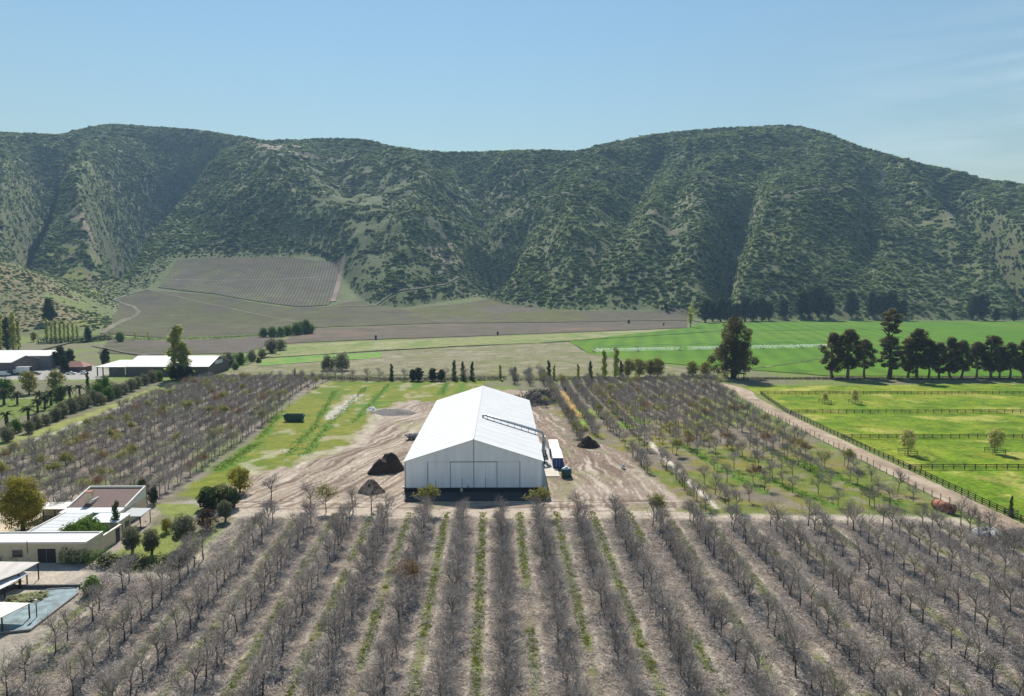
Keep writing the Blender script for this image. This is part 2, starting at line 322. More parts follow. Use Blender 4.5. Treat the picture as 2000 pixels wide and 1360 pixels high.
# strips in the right-hand block
for pts in (((1330, 870), (1490, 960)), ((1480, 930), (1620, 985)), ((1560, 900), (1760, 985)), ((1500, 880), (1600, 925))): band(pts, 2.0, (0.085, 0.165, 0.02), .9, 2.4)
for pts in (((1180, 775), (1290, 885), (1400, 992)), ((1200, 900), (1320, 990))): band(pts, 1.0, (0.58, 0.51, 0.42), .9, .8)
band(((1200, 890), (1255, 935), (1320, 985)), 3.0, (0.40, 0.33, 0.27), .8, 2.5)
band(((1095, 765), (1130, 812)), 2.4, (0.42, 0.27, 0.09), .9, 1.5); band(((1185, 770), (1250, 830)), 1.6, (0.40, 0.29, 0.13), .7, 1.5)
for c in ((1138, 800), (1132, 822), (1220, 825), (1240, 815)): band((c, (c[0] + 12, c[1] + 10)), 3.2, (0.20, 0.30, 0.03), .9, 2.5)
# grass lot beside the barn
LOT = PG((641, 744), (950, 744), (905, 780), (840, 792), (760, 840), (700, 885), (560, 925), (470, 955), (395, 985), (350, 965), (430, 912), (500, 860), (551, 802))
mg = soft(LOT, 1.0, 2.0); lay(gc, mg, (0.15, 0.175, 0.022)); lay(gc, mg * sstep(.45, .7, n2) * .7, (0.20, 0.20, 0.03)); lay(gc, mg * sstep(.5, .62, n1) * .7, (0.095, 0.155, 0.015)); lay(gc, mg * sstep(.58, .7, fbm(GX / 6, GY / 9, 37)) * .6, (0.36, 0.31, 0.21))
# bare earth yard round the barn, with vehicle tracks
YARD = PG((880, 785), (800, 783), (742, 800), (728, 835), (690, 868), (600, 903), (500, 922), (470, 950), (455, 1003), (700, 1014), (1300, 1014), (1340, 1002), (1265, 930), (1200, 880), (1150, 862), (1120, 872), (1080, 820), (1045, 765), (960, 760))
my = soft(YARD, 2.0, 6.0); lay(gc, my, (0.315, 0.25, 0.19)); lay(gc, my * sstep(6, 12, GX + (n1 - .5) * 8), (0.235, 0.175, 0.13))
def streak(ang, a, b, s, k):
    u = GX * math.cos(ang) - GY * math.sin(ang); v = GX * math.sin(ang) + GY * math.cos(ang); u = u + (fbm(GX / 16, GY / 16, 77 + k) - .5) * 7; return fbm(u / a, v / b, s)
for k, (ang, msk) in enumerate(((R(18), GX < -12), (R(-7), GX > 8), (R(84), (GY < 152)))):
    st = streak(ang, .55, 16, 50 + k, k); lay(gc, my * msk * sstep(.52, .68, st) * .9, (0.15, 0.105, 0.078)); lay(gc, my * msk * sstep(.45, .3, st) * .75, (0.50, 0.43, 0.35))
lay(gc, my * sstep(.60, .72, n1) * .6, (0.24, 0.23, 0.12)); lay(gc, my * sstep(.55, .75, n3) * .4, (0.42, 0.36, 0.29))
for pts, w in ((((655, 764), (612, 835), (560, 890)), 1.8), (((715, 757), (648, 822), (592, 890)), 2.0), (((760, 750), (690, 825)), 1.8), (((500, 866), (425, 917)), 2.2), (((545, 812), (505, 858)), 1.5), (((875, 748), (860, 770)), 2.2), (((905, 748), (898, 765)), 2.0), (((820, 748), (812, 758)), 1.4), (((690, 795), (760, 785)), 3.5)): band(pts, w, (0.085, 0.17, 0.02), .95, 2.2)
band(((700, 770), (655, 805), (640, 818)), 2.6, (0.46, 0.42, 0.37), .8, 2.5); band(((745, 800), (700, 870), (600, 890)), 2.5, (0.44, 0.38, 0.31), .6, 3)
band(((735, 805), (780, 803)), 4.5, (0.10, 0.09, 0.085), .8, 3)
band(((495, 925), (480, 905), (560, 880)), 2, (0.40, 0.37, 0.25), .6, 2)
# dirt track along the end of the front rows, path down to the house, verge of the far hedge
band(((355, 1000), (500, 1003), (700, 1002), (1000, 1004), (1290, 1006), (1420, 1012), (1700, 1014), (1870, 1018)), 3.2, (0.43, 0.36, 0.285), .95, 1.2)
band(((476, 1010), (420, 1062), (353, 1122), (200, 1122)), 2.0, (0.40, 0.34, 0.27), .7, 1.2); band(((150, 1165), (90, 1232), (0, 1297)), 1.4, (0.38, 0.33, 0.27), .6, 1)
band(((420, 985), (372, 985), (300, 988)), 3, (0.33, 0.29, 0.26), .8, 2)
band(((0, 868), (150, 818), (335, 748)), 5, (0.25, 0.26, 0.075), .9, 3); band(((60, 862), (200, 810), (290, 772)), 1.3, (0.46, 0.42, 0.34), .7, 1.5)
band(((1385, 742), (1440, 745), (1600, 742), (1990, 741)), 4, (0.17, 0.15, 0.10), .8, 2)
# gravel yard and gardens on the -X side
lay(gc, soft(PG((-200, 745), (0, 742), (210, 741), (215, 728), (200, 716), (60, 712), (-200, 712)), 2, 3), (0.33, 0.31, 0.28))
mgd = soft(PG((-250, 860), (0, 862), (150, 815), (330, 745), (-250, 750)), 2, 3); lay(gc, mgd, (0.15, 0.145, 0.085))
lay(gc, soft(PG((-200, 822), (20, 818), (150, 790), (200, 770), (0, 775), (-200, 775)), 2, 4), (0.13, 0.17, 0.035)); band(((-100, 780), (40, 778), (140, 776)), 1.2, (0.42, 0.38, 0.33), .8, .6)
vr = np.sin(GY * 2.4) * .5 + .5; lay(gc, mgd * vr * .5 * (GY < 230), (0.25, 0.22, 0.17))
lay(gc, soft(PG((-300, 900), (-300, 1300), (0, 1296), (90, 1240), (160, 1160), (240, 1130), (250, 1070), (310, 1000), (290, 955), (140, 950), (0, 960)), 1, 1.5), (0.30, 0.26, 0.21))
lay(gc, soft(PG((205, 1092), (330, 1096), (350, 1060), (330, 1010), (300, 985), (380, 985), (400, 1000), (300, 1030), (235, 1075)), .8, 1), (0.19, 0.22, 0.055))
lay(gc, soft(PG((-120, 1005), (30, 1010), (32, 1030), (0, 1045), (-120, 1050)), 1, 1), (0.52, 0.42, 0.29))
lay(gc, soft(PG((-150, 1100), (110, 1098), (165, 1118), (110, 1150), (0, 1180), (-150, 1190)), .6, .6), (0.42, 0.36, 0.29))
M_ground = groundmat('valley_floor', 2.2, 0.35, 0.30, 0.6)
gi = np.arange(GX.size).reshape(GX.shape); gf = np.stack([gi[:-1, :-1], gi[1:, :-1], gi[1:, 1:], gi[:-1, 1:]], -1).reshape(-1, 4)
gz = np.where((GY > 60) & (GY < 362) & (np.abs(GX) < 280), (n2 - .5) * .12 + (n3 - .5) * .1 - .05, -.05)
ground = put('ground', mesh_np('ground', np.stack([GX, GY, gz], -1).reshape(-1, 3), gf, M_ground, {'cover': ('FLOAT_COLOR', 'POINT', gc.reshape(-1, 4))}, True)); tag(ground, kind='structure')

# ------------------------------------------------------------------ fields and roads
def pol(pts, n):
    p = np.array(pts, float); d = np.r_[0, np.cumsum(np.hypot(*np.diff(p[:, :2], axis=0).T))]; u = np.linspace(0, d[-1], n)
    return np.stack([np.interp(u, d, p[:, k]) for k in range(p.shape[1])], -1)
def field(name, bottom, top, m, lift, nu=60, nv=30, cols=None, seed=0, px=True, wob=0.6):
    """a sheet lying on the land between two edges; cols: base colour and [(threshold, scale, colour)] patches"""
    b = pol([hit(*p)[:2] if px else p for p in bottom], nu); t = pol([hit(*p)[:2] if px else p for p in top], nu)
    v = np.linspace(0, 1, nv)[None, :, None]; P = b[:, None] * (1 - v) + t[:, None] * v
    e = (np.minimum(v, 1 - v) < 1e-6)[..., 0]; P[..., 1] += e * (rng.random((nu, nv)) - .5) * wob * 2
    X, Y = P[..., 0], P[..., 1]; Z = hgt(X, Y) + lift
    X0_, Y0_ = X, Y; X, Y = X + 9 * (fbm(X / 20, Y / 20, 91) - .5), Y + 9 * (fbm(X / 20, Y / 20, 92) - .5); c = np.empty(X.shape + (4,), np.float32); c[..., 3] = 1; c[..., :3] = cols[0]
    for k, (th, sc, co) in enumerate(cols[1:]): lay(c, sstep(th, th + .15, fbm(X / sc, Y / sc, seed + k * 3)), co)
    i = np.arange(nu * nv).reshape(nu, nv); f = np.stack([i[:-1, :-1], i[1:, :-1], i[1:, 1:], i[:-1, 1:]], -1).reshape(-1, 4)
    V = np.stack([X0_, Y0_, Z], -1).reshape(-1, 3)
    if np.cross(V[f[0, 1]] - V[f[0, 0]], V[f[0, 2]] - V[f[0, 0]])[2] < 0: f = f[:, ::-1]
    return tag(put(name, mesh_np(name, V, f, m, {'cover': ('FLOAT_COLOR', 'POINT', c.reshape(-1, 4))}, True)), kind='structure')
def rowmat(name, ang, period, amp, grain=0.2):
    """field surface with crop rows running in one direction"""
    m = groundmat(name, 0.5, 0.05, grain, 0.4); n, l = m.node_tree.nodes, m.node_tree.links; b = n['Principled BSDF']; src = b.inputs['Base Color'].links[0].from_socket
    t = n.new('ShaderNodeTexCoord'); q = n.new('ShaderNodeMapping'); q.inputs['Rotation'].default_value = (0, 0, ang); w = n.new('ShaderNodeTexWave'); w.inputs['Scale'].default_value = 0.314 / period; w.inputs['Distortion'].default_value = 0.4
    r = n.new('ShaderNodeMapRange'); r.inputs[3].default_value = 1 - amp; r.inputs[4].default_value = 1 + amp; x = n.new('ShaderNodeVectorMath'); x.operation = 'SCALE'
    l.new(t.outputs['Object'], q.inputs[0]); l.new(q.outputs[0], w.inputs['Vector']); l.new(w.outputs['Fac'], r.inputs[0]); l.new(src, x.inputs[0]); l.new(r.outputs[0], x.inputs['Scale']); l.new(x.outputs[0], b.inputs['Base Color']); return m
M_vine = rowmat('vineyard_rows_surface', R(-8.8), 4.6, 0.38, .35); M_vine2 = rowmat('vineyard_cross_rows_surface', R(75), 6, 0.22, .32)
M_grass = groundmat('meadow_surface', 0.9, 0.13, 0.42, 0.9); M_crop = rowmat('crop_surface', R(12), 14, 0.10, .16)
field('vineyard_field', [(308, 562), (420, 575), (500, 589), (580, 600), (640, 597), (650, 588)], [(346, 508), (450, 504), (560, 503), (672, 501)], M_vine, .8, 80, 40, ((0.088, 0.08, 0.052), (.5, 40, (0.105, 0.094, 0.066)), (.55, 30, (0.10, 0.105, 0.045))), 3)
field('vineyard_field', [(205, 650), (330, 662), (470, 658), (600, 641), (800, 634), (860, 632)], [(235, 582), (290, 568), (420, 577), (560, 602), (640, 600), (705, 589), (790, 605)], M_vine2, .5, 80, 40, ((0.075, 0.076, 0.03), (.45, 120, (0.085, 0.078, 0.042)), (.55, 60, (0.07, 0.062, 0.042)), (.6, 25, (0.09, 0.095, 0.035))), 5)
field('vineyard_field', [(860, 632), (1100, 630), (1342, 627)], [(790, 605), (860, 598), (960, 580), (1000, 597), (1100, 608), (1280, 609), (1342, 600)], M_vine2, .5, 80, 30, ((0.092, 0.08, 0.052), (.45, 150, (0.092, 0.092, 0.03)), (.5, 70, (0.105, 0.092, 0.062))), 8)
field('vineyard_field', [(545, 672), (700, 665), (900, 658), (1342, 641)], [(600, 643), (860, 633), (1100, 631), (1342, 628)], M_vine2, .35, 80, 12, ((0.105, 0.088, 0.062), (.5, 80, (0.14, 0.10, 0.07)), (.55, 30, (0.09, 0.078, 0.052))), 11)
field('vineyard_field', [(190, 690), (300, 694), (480, 690), (520, 676)], [(215, 663), (330, 666), (470, 661), (545, 655)], M_vine2, .25, 50, 12, ((0.105, 0.088, 0.07), (.5, 50, (0.09, 0.085, 0.05))), 13)
field('meadow', [(470, 718), (510, 700), (740, 686), (900, 677), (1110, 667), (1342, 652)], [(540, 676), (700, 668), (900, 661), (1110, 652), (1342, 642)], M_grass, .2, 80, 14, ((0.21, 0.22, 0.085), (.45, 40, (0.26, 0.25, 0.13)), (.55, 20, (0.15, 0.20, 0.055))), 15)
field('rough_field', [(420, 733), (700, 733), (1000, 735), (1250, 738), (1400, 733)], [(470, 719), (510, 701), (740, 687), (900, 678), (1110, 669), (1150, 691)], M_grass, .15, 90, 40, ((0.20, 0.18, 0.105), (.45, 25, (0.17, 0.17, 0.075)), (.55, 8, (0.25, 0.22, 0.15)), (.6, 5, (0.15, 0.15, 0.07))), 17)
field('grass_strip', [(505, 716), (600, 709), (745, 700)], [(515, 702), (620, 695), (745, 689)], M_grass, .3, 40, 8, ((0.13, 0.25, 0.045), (.5, 12, (0.18, 0.24, 0.06))), 19)
field('crop_field', [(1152, 692), (1200, 701), (1300, 710), (1392, 719), (1480, 724), (1620, 735), (2000, 736), (2400, 737)], [(1112, 667), (1180, 659), (1342, 641), (1370, 631), (1600, 627.5), (2000, 628), (2400, 628)], M_crop, .25, 120, 40, ((0.072, 0.165, 0.008), (.5, 60, (0.085, 0.18, 0.010)), (.6, 25, (0.058, 0.14, 0.008)), (.58, 90, (0.095, 0.175, 0.012))), 21)
PADX = 98.6
field('paddock', [(PADX, 112), (420, 112)], [(PADX + 7, 322), (430, 334)], M_grass, .06, 260, 200, ((0.125, 0.20, 0.010), (.45, 18, (0.165, 0.22, 0.014)), (.55, 5, (0.09, 0.165, 0.008)), (.52, 30, (0.205, 0.24, 0.024)), (.62, 2.5, (0.085, 0.125, 0.008)), (.6, 9, (0.29, 0.29, 0.06))), 23, px=False)
def ribbon(name, pts, w, m, lift, cols, seed=0, n=120, kind='structure', wob=.3, px=True):
    p = pol([hit(*q)[:2] if px else q for q in pts], n); t = np.gradient(p, axis=0); t /= np.linalg.norm(t, axis=1)[:, None]; nn = np.stack([-t[:, 1], t[:, 0]], -1)
    k = 7; V = []
    for a in np.linspace(-1, 1, k):
        q = p + nn * (a * w / 2 + (abs(a) > .99) * (rng.random((n, 1)) - .5) * wob * 2); V.append(np.c_[q, hgt(q[:, 0], q[:, 1]) + lift])
    V = np.stack(V, 1); X, Y = V[..., 0], V[..., 1]; c = np.empty(X.shape + (4,), np.float32); c[..., 3] = 1; c[..., :3] = cols[0]
    for j, (th, sc, co) in enumerate(cols[1:]): lay(c, sstep(th, th + .15, fbm(X / sc, Y / (sc * 3), seed + j * 3)), co)
    i = np.arange(n * k).reshape(n, k); f = np.stack([i[:-1, :-1], i[:-1, 1:], i[1:, 1:], i[1:, :-1]], -1).reshape(-1, 4)
    V = V.reshape(-1, 3)
    if np.cross(V[f[0, 1]] - V[f[0, 0]], V[f[0, 2]] - V[f[0, 0]])[2] < 0: f = f[:, ::-1]
    return tag(put(name, mesh_np(name, V, f, m, {'cover': ('FLOAT_COLOR', 'POINT', c.reshape(-1, 4))}, True)), kind=kind)
M_dirt = groundmat('dirt_surface', 1.5, 0.3, 0.22, 0.5)
EARTH = ((0.34, 0.26, 0.185), (.5, 1.6, (0.27, 0.205, 0.15)), (.55, 3, (0.41, 0.33, 0.245)))
ribbon('dirt_road', [(95.2, 60), (95.0, 110), (95.2, 135), (95.4, 200), (96.2, 260), (98.5, 292), (101.5, 306), (101.5, 318), (98, 328), (92, 336), (86, 342)], 6.4, M_dirt, .05, EARTH, 3, 220, px=False)
PALE = ((0.15, 0.14, 0.095), (.5, 12, (0.20, 0.18, 0.13)))
for k, (pts, w) in enumerate(([((200, 652), (245, 625), (272, 610), (262, 600), (222, 586), (250, 576), (290, 566)), 4.5], [((290, 567), (340, 578), (450, 603), (560, 625), (640, 640)), 2.6], [((310, 546), (420, 549), (540, 547), (662, 540)), 3],
                              [((672, 500), (664, 540), (650, 590)), 7], [((540, 306), (600, 300), (700, 293)), 3], [((620, 350), (760, 364), (960, 386), (1160, 406), (1330, 421), (1420, 402), (1540, 389), (1720, 371)), 2.6],
                              [((660, 602), (760, 578), (870, 556), (902, 541), (985, 540)), 3], [((205, 654), (180, 664), (130, 672), (60, 690)), 3.5], [((180, 676), (240, 690), (300, 698)), 2])):
    ribbon('hill_track', pts, w, M_dirt, .9 if k > 1 else .7, PALE if k not in (3,) else ((0.20, 0.15, 0.115), (.5, 12, (0.26, 0.20, 0.16))), 5 + k, 160)
ribbon('ditch', [(1050, 671), (1200, 661), (1300, 655), (1400, 648), (1700, 644)], 2.2, M_dirt, .5, ((0.035, 0.045, 0.02),), 9, 120)
ribbon('ditch', [(520, 700), (620, 694), (740, 686), (900, 677), (1050, 671)], 2.6, M_dirt, .45, ((0.05, 0.07, 0.025),), 10, 120, wob=1.2)
ribbon('field_track', [(1462, 722), (1540, 712), (1620, 697)], 2.4, M_dirt, .4, ((0.09, 0.13, 0.04), (.5, 8, (0.25, 0.27, 0.12))), 12, 60)

# ------------------------------------------------------------------ plants: mesh makers
def twig_tree(seed, h=5.0, spread=2.7, trunk_h=1.5, n1=5, n2=4, n3=4, n4=4, thick=1.0):
    """bare orchard tree: (trunk mesh data, branch mesh data) as vertex / face / tint arrays"""
    g = random.Random(seed); out = {'t': ([], [], []), 'b': ([], [], [])}
    def seg(key, p, q, r0, r1, ti):
        v, f, t = out[key]; d = q - p; L = np.linalg.norm(d); d = d / (L + 1e-9); a = np.cross(d, (0.3, 0.2, 0.93)); a /= np.linalg.norm(a) + 1e-9; b = np.cross(d, a); n = len(v)
        for o, r in ((p, r0), (q, r1)):
            for w in (0, 2.094, 4.189): v.append(o + r * (math.cos(w) * a + math.sin(w) * b))
        for k in range(3): f.append((n + k, n + (k + 1) % 3, n + 3 + (k + 1) % 3, n + 3 + k)); t.append(ti)
    def grow(p, d, L, r, lvl):
        ns = (4, 3, 2, 2, 1)[lvl]; ti = g.random()
        pts = [p]
        for i in range(ns):
            wv_ = .05 if lvl == 0 else .18; d = d + np.array([g.gauss(0, wv_), g.gauss(0, wv_), g.gauss(.03, .10)]); d /= np.linalg.norm(d)
            q = p + d * L / ns; tp_ = .75 if lvl == 0 else .55; seg('t' if lvl == 0 else 'b', p, q, r * (1 - tp_ * i / ns), r * (1 - tp_ * (i + 1) / ns), ti); p = q; pts.append(p)
        if lvl == 4: return
        n = (n1, n2, n3, n4)[lvl]; L2 = (h * .33, h * .24, h * .18, h * .12)[lvl]; a0 = g.random() * 6.28
        for k in range(n):
            s = .42 + .58 * (k + 1) / n if lvl == 0 else .35 + .65 * (k + 1) / n; i = min(int(s * ns), ns - 1); b = pts[i] + (pts[i + 1] - pts[i]) * (s * ns - i if s < 1 else 1)
            a = a0 + k * 6.283 / n + g.uniform(-.4, .4); tilt = g.uniform(.5, .95) if lvl else (g.uniform(.75, 1.15) - .45 * (k + 1) / n) * spread / 2.4
            u = np.cross(d, (0, 0, 1) if abs(d[2]) < .9 else (1, 0, 0)); u /= np.linalg.norm(u); w = np.cross(d, u)
            e = d * math.cos(tilt) + math.sin(tilt) * (math.cos(a) * u + math.sin(a) * w); e[2] += .12; e /= np.linalg.norm(e)
            grow(b, e, L2 * g.uniform(.7, 1.15), (.075, .04, .022, .012)[lvl] * thick, lvl + 1)
    grow(np.zeros(3), np.array([g.gauss(0, .03), g.gauss(0, .03), 1.0]), trunk_h, .14 * thick, 0)
    return out
def tm(name, d, m): return mesh_np(name, d[0], d[1], m, {'tint': ('FLOAT', 'FACE', np.array(d[2], np.float32))})
def leaves(blobs, size, seed, flat=0.0, out=.8, shell=.55, lift=.7):
    """leaf faces through the volume of several clumps (cx,cy,cz,rx,ry,rz,n)"""
    g = np.random.default_rng(seed); V, Tn = [], []
    for (cx, cy, cz, rx, ry, rz, n) in blobs:
        n = int(n); d = g.normal(size=(n, 3)); d /= np.linalg.norm(d, axis=1)[:, None]; r = g.random(n) ** (1 / 3.0); r = shell + (1 - shell) * r if shell else r
        r = r * (1 + .22 * np.sin(d[:, 0] * 7 + seed) * np.sin(d[:, 2] * 6 + cx))
        p = np.c_[cx + d[:, 0] * r * rx, cy + d[:, 1] * r * ry, cz + d[:, 2] * r * rz]
        nr = g.normal(size=(n, 3)) * (1 - out) + d * out * np.array([1, 1, 1.0]) + np.array([0, 0, lift * out]); nr[:, :2] *= 1 - abs(flat); a = np.cross(nr, g.normal(size=(n, 3))); a /= np.linalg.norm(a, axis=1)[:, None] + 1e-9; b = np.cross(nr, a); b /= np.linalg.norm(b, axis=1)[:, None] + 1e-9
        s = size * (0.6 + .8 * g.random(n))[:, None]; w = s * .6
        V.append(np.stack([p - a * s, p - b * w, p + a * s, p + b * w], 1)); Tn.append(np.clip(g.random() * .6 + .4 * g.random(n), 0, 1))
    V = np.concatenate(V).reshape(-1, 3); f = np.arange(len(V)).reshape(-1, 4); return V, f, np.concatenate(Tn)
def lm(name, blobs, size, seed, m, **k):
    V, f, t = leaves(blobs, size, seed, **k); return mesh_np(name, V, f, m, {'tint': ('FLOAT', 'FACE', t.astype(np.float32))})
def trunk_mesh(name, h, r, m, seed, limbs=5, spread=.35, bare=.45):
    g = random.Random(seed); b = MB(); p = [(0, 0, -.1)]; x = y = 0
    for i in range(1, 6): x += g.gauss(0, .02) * h; y += g.gauss(0, .02) * h; p.append((x, y, h * .88 * i / 5))
    b.tube(p, [r * 1.25, r * .95, r * .8, r * .6, r * .4, r * .15], 8)
    for k in range(limbs):
        z = h * (bare + (.85 - bare) * k / limbs); i = min(int(z / (h * .88) * 5), 4); q = np.array(p[i]) + (np.array(p[i + 1]) - np.array(p[i])) * (z / (h * .88) * 5 - i)
        a = g.random() * 6.28 + k * 2.4; L = h * spread * g.uniform(.6, 1); e = q + np.array([math.cos(a) * L, math.sin(a) * L, L * g.uniform(.5, 1.0)])
        b.tube([q, (q + e) / 2 + np.array([0, 0, .04 * h]), e], [r * .4, r * .25, r * .06], 5)
    return b.mesh(name, m, True)
def bare_stick(a): return np.array(a, float)

M_bark = mat('dark_bark', (0.07, 0.058, 0.048), .9, .35, 6, bump=.4); M_greybark = mat('pale_bark', (0.16, 0.135, 0.11), .9, .35, 4, bump=.4)
M_twig = leafmat('bare_twigs', (0.125, 0.106, 0.09), (0.53, 0.475, 0.43), 0.0, .22)
M_budleaf = leafmat('young_leaves', (0.20, 0.20, 0.045), (0.36, 0.35, 0.11), .5, .15)
M_brown = leafmat('russet_leaves', (0.18, 0.10, 0.03), (0.28, 0.17, 0.06), .4, .1)
M_hillolive = leafmat('pale_olive_scrub', (0.20, 0.22, 0.11), (0.40, 0.41, 0.24), .5, .2)
M_hilldark = leafmat('dark_scrub', (0.06, 0.09, 0.04), (0.15, 0.20, 0.08), .45, .25)
M_scrub = leafmat('scrub_leaves', (0.155, 0.22, 0.09), (0.36, 0.44, 0.20), .6, .38)
M_dark = leafmat('dark_evergreen_leaves', (0.028, 0.044, 0.022), (0.075, 0.10, 0.04),   .3, .15)
M_euc = leafmat('eucalypt_leaves', (0.085, 0.078, 0.036), (0.24, 0.21, 0.095), .55, .18)
M_poplar = leafmat('poplar_leaves', (0.36, 0.40, 0.09), (0.56, 0.58, 0.20), .7, .12)
M_pale = leafmat('pale_yellow_leaves', (0.42, 0.41, 0.15), (0.62, 0.60, 0.26), .6, .1)
M_cyp = leafmat('green_cypress_leaves', (0.04, 0.075, 0.02), (0.13, 0.19, 0.05), .35, .12)
M_green = leafmat('green_leaves', (0.07, 0.14, 0.022), (0.17, 0.26, 0.05), .45, .15)
M_olive = leafmat('grey_olive_leaves', (0.115, 0.125, 0.065), (0.26, 0.26, 0.155), .45, .15)
M_yellow = leafmat('yellow_green_leaves', (0.20, 0.19, 0.025), (0.40, 0.34, 0.05), .5, .1)
M_maroon = leafmat('maroon_leaves', (0.07, 0.035, 0.025), (0.14, 0.075, 0.05), .3, .1)
M_palm = leafmat('palm_fronds', (0.05, 0.07, 0.03), (0.12, 0.13, 0.055), .3, .1)
M_weed = leafmat('tall_grass_blades', (0.11, 0.155, 0.02), (0.24, 0.28, 0.045), .45, .15)

# ------------------------------------------------------------------ scattered cover (one object each)
def scatter(name, P, scale, rz, ix, protos, label=None):
    n = len(P); me = bpy.data.meshes.new(name); me.vertices.add(n); me.vertices.foreach_set('co', np.asarray(P, np.float32).ravel())
    for an, ty, arr in (('sc', 'FLOAT', scale), ('ix', 'INT', ix)): a = me.attributes.new(an, ty, 'POINT'); a.data.foreach_set('value', np.asarray(arr, np.float32 if ty == 'FLOAT' else np.int32))
    a = me.attributes.new('rt', 'FLOAT_VECTOR', 'POINT'); a.data.foreach_set('vector', np.c_[np.zeros((n, 2)), rz].astype(np.float32).ravel())
    c = bpy.data.collections.new(name + '_plants')
    for k, pm in enumerate(protos): c.objects.link(bpy.data.objects.new(f'{name}_{k:02d}', pm))
    ng = bpy.data.node_groups.new(name, 'GeometryNodeTree'); ng.interface.new_socket('Geometry', in_out='INPUT', socket_type='NodeSocketGeometry'); ng.interface.new_socket('Geometry', in_out='OUTPUT', socket_type='NodeSocketGeometry')
    N, L = ng.nodes, ng.links; gi_, go_ = N.new('NodeGroupInput'), N.new('NodeGroupOutput'); ip = N.new('GeometryNodeInstanceOnPoints'); ci = N.new('GeometryNodeCollectionInfo')
    ci.inputs['Collection'].default_value = c; ci.inputs['Separate Children'].default_value = True; ci.inputs['Reset Children'].default_value = True; ip.inputs['Pick Instance'].default_value = True
    def att(an, ty): q = N.new('GeometryNodeInputNamedAttribute'); q.data_type = ty; q.inputs['Name'].default_value = an; return next(o for o in q.outputs if o.enabled and o.name == 'Attribute')
    L.new(gi_.outputs[0], ip.inputs['Points']); L.new(ci.outputs[0], ip.inputs['Instance']); L.new(att('ix', 'INT'), ip.inputs['Instance Index']); L.new(att('rt', 'FLOAT_VECTOR'), ip.inputs['Rotation']); L.new(att('sc', 'FLOAT'), ip.inputs['Scale']); L.new(ip.outputs[0], go_.inputs[0])
    o = put(name, me); o.modifiers.new('cover', 'NODES').node_group = ng
    return tag(o, label, None, None, 'stuff')

# hillside scrub
def shrub_mesh(seed, m, n=150, flat=.75):
    g = np.random.default_rng(seed); bl = [(0, 0, .28, .75, .75, .42 * flat + .08, n * .5)]
    for k in range(4): a = k * 1.6 + g.random(); bl.append((math.cos(a) * .5, math.sin(a) * .5, .2 + .3 * g.random(), .5, .5, .34, n * .15))
    return lm('scrub', bl, .2, seed, m, out=.85, shell=.4, lift=1.3)
prot = [shrub_mesh(s, M_scrub) for s in range(5)] + [shrub_mesh(9, M_hilldark, 170), shrub_mesh(11, M_hillolive, 110)]
n = 900000
sx_ = rng.uniform(-1600, 1750, n); sy_ = rng.uniform(640, 2480, n); sp, st_ = tpx(sx_, sy_)
a90, a22, a200 = fbm(sx_ / 90, sy_ / 90, 21), fbm(sx_ / 22, sy_ / 22, 22), fbm(sx_ / 200, sy_ / 200, 61)
def bl_(cx, ct, wx, wt): return np.exp(-((sp - cx) / wx) ** 2 - ((st_ - ct) / wt) ** 2)
thin = 1.1 * bl_(565, .78, 60, .2) + .8 * bl_(740, .38, 95, .28) + .6 * bl_(700, .1, 80, .12) + .6 * bl_(210, .2, 40, .3) + .5 * bl_(90, .25, 35, .25) + .4 * bl_(1330, .3, 60, .12) + .4 * bl_(1850, .6, 60, .25); dens = .47 + .3 * (a200 - .5) - .75 * np.minimum(thin, .55) * sstep(.40, .58, a22 * .7 + a90 * .3) - .25 * sstep(.56, .66, a22)
fhs = np.interp(sp, [-600, -60, 0, 100, 200, 250, 290], [1, 1, .96, .66, .28, .1, 0]) * (st_ < .02)
dens = np.where(fhs > .02, .2 * (.25 + 2.4 * sstep(.45, .65, a90)) * (sy_ > 640), dens)
keep = (sp > -160) & (sp < 2160) & (st_ < 1.03) & ((st_ > 0.004) | ((fhs > .02) & (sy_ > 640) & (hgt(sx_, sy_) > 1.5))) & (rng.random(n) < dens)
keep |= inside([tuple(hit(*p)[:2]) for p in [(205, 585), (240, 572), (292, 561), (342, 507), (300, 480), (215, 500), (180, 560)]], sx_, sy_) & (rng.random(n) < .4 * sstep(.38, .6, a90)) & (hgt(sx_, sy_) > 4)
FLD = [[tuple(hit(*p)[:2]) for p in pg] for pg in ([(205, 652), (236, 580), (290, 566), (346, 506), (676, 499), (652, 592), (800, 606), (600, 645)],)]
for pg in FLD: keep &= ~inside(pg, sx_, sy_)
for pts, wd in (([(540, 306), (600, 300), (700, 293)], 4), ([(620, 350), (760, 364), (960, 386), (1160, 406), (1330, 421), (1420, 402), (1540, 389), (1720, 371)], 3.2), ([(660, 602), (760, 578), (870, 556), (902, 541), (985, 540)], 4)):
    keep &= pdist([tuple(hit(*p)[:2]) for p in pts], sx_, sy_, False) > wd
sx_, sy_, sp, st_ = sx_[keep], sy_[keep], sp[keep], st_[keep]; n = len(sx_)
ssz = (1.6 + 2.6 * rng.random(n) ** 2.0) * (1 + .35 * sstep(.3, .9, st_)) * np.where(st_ < .02, .55, 1)
six = rng.integers(0, 5, n); six = np.where(rng.random(n) < .10 + .18 * sstep(.55, .7, fbm(sx_ / 120, sy_ / 120, 71)), 5, six); six = np.where(rng.random(n) < .06 + .3 * (bl_(740, .38, 95, .28) > .4), 6, six); ssz = np.where(six == 5, ssz * 1.35, ssz)
print('scrub', n)
scatter('hillside_scrub', np.c_[sx_, sy_, hgt(sx_, sy_) - .3], ssz, rng.random(n) * 6.28, six, prot, 'dense dark green scrub covering the slopes of the hills')

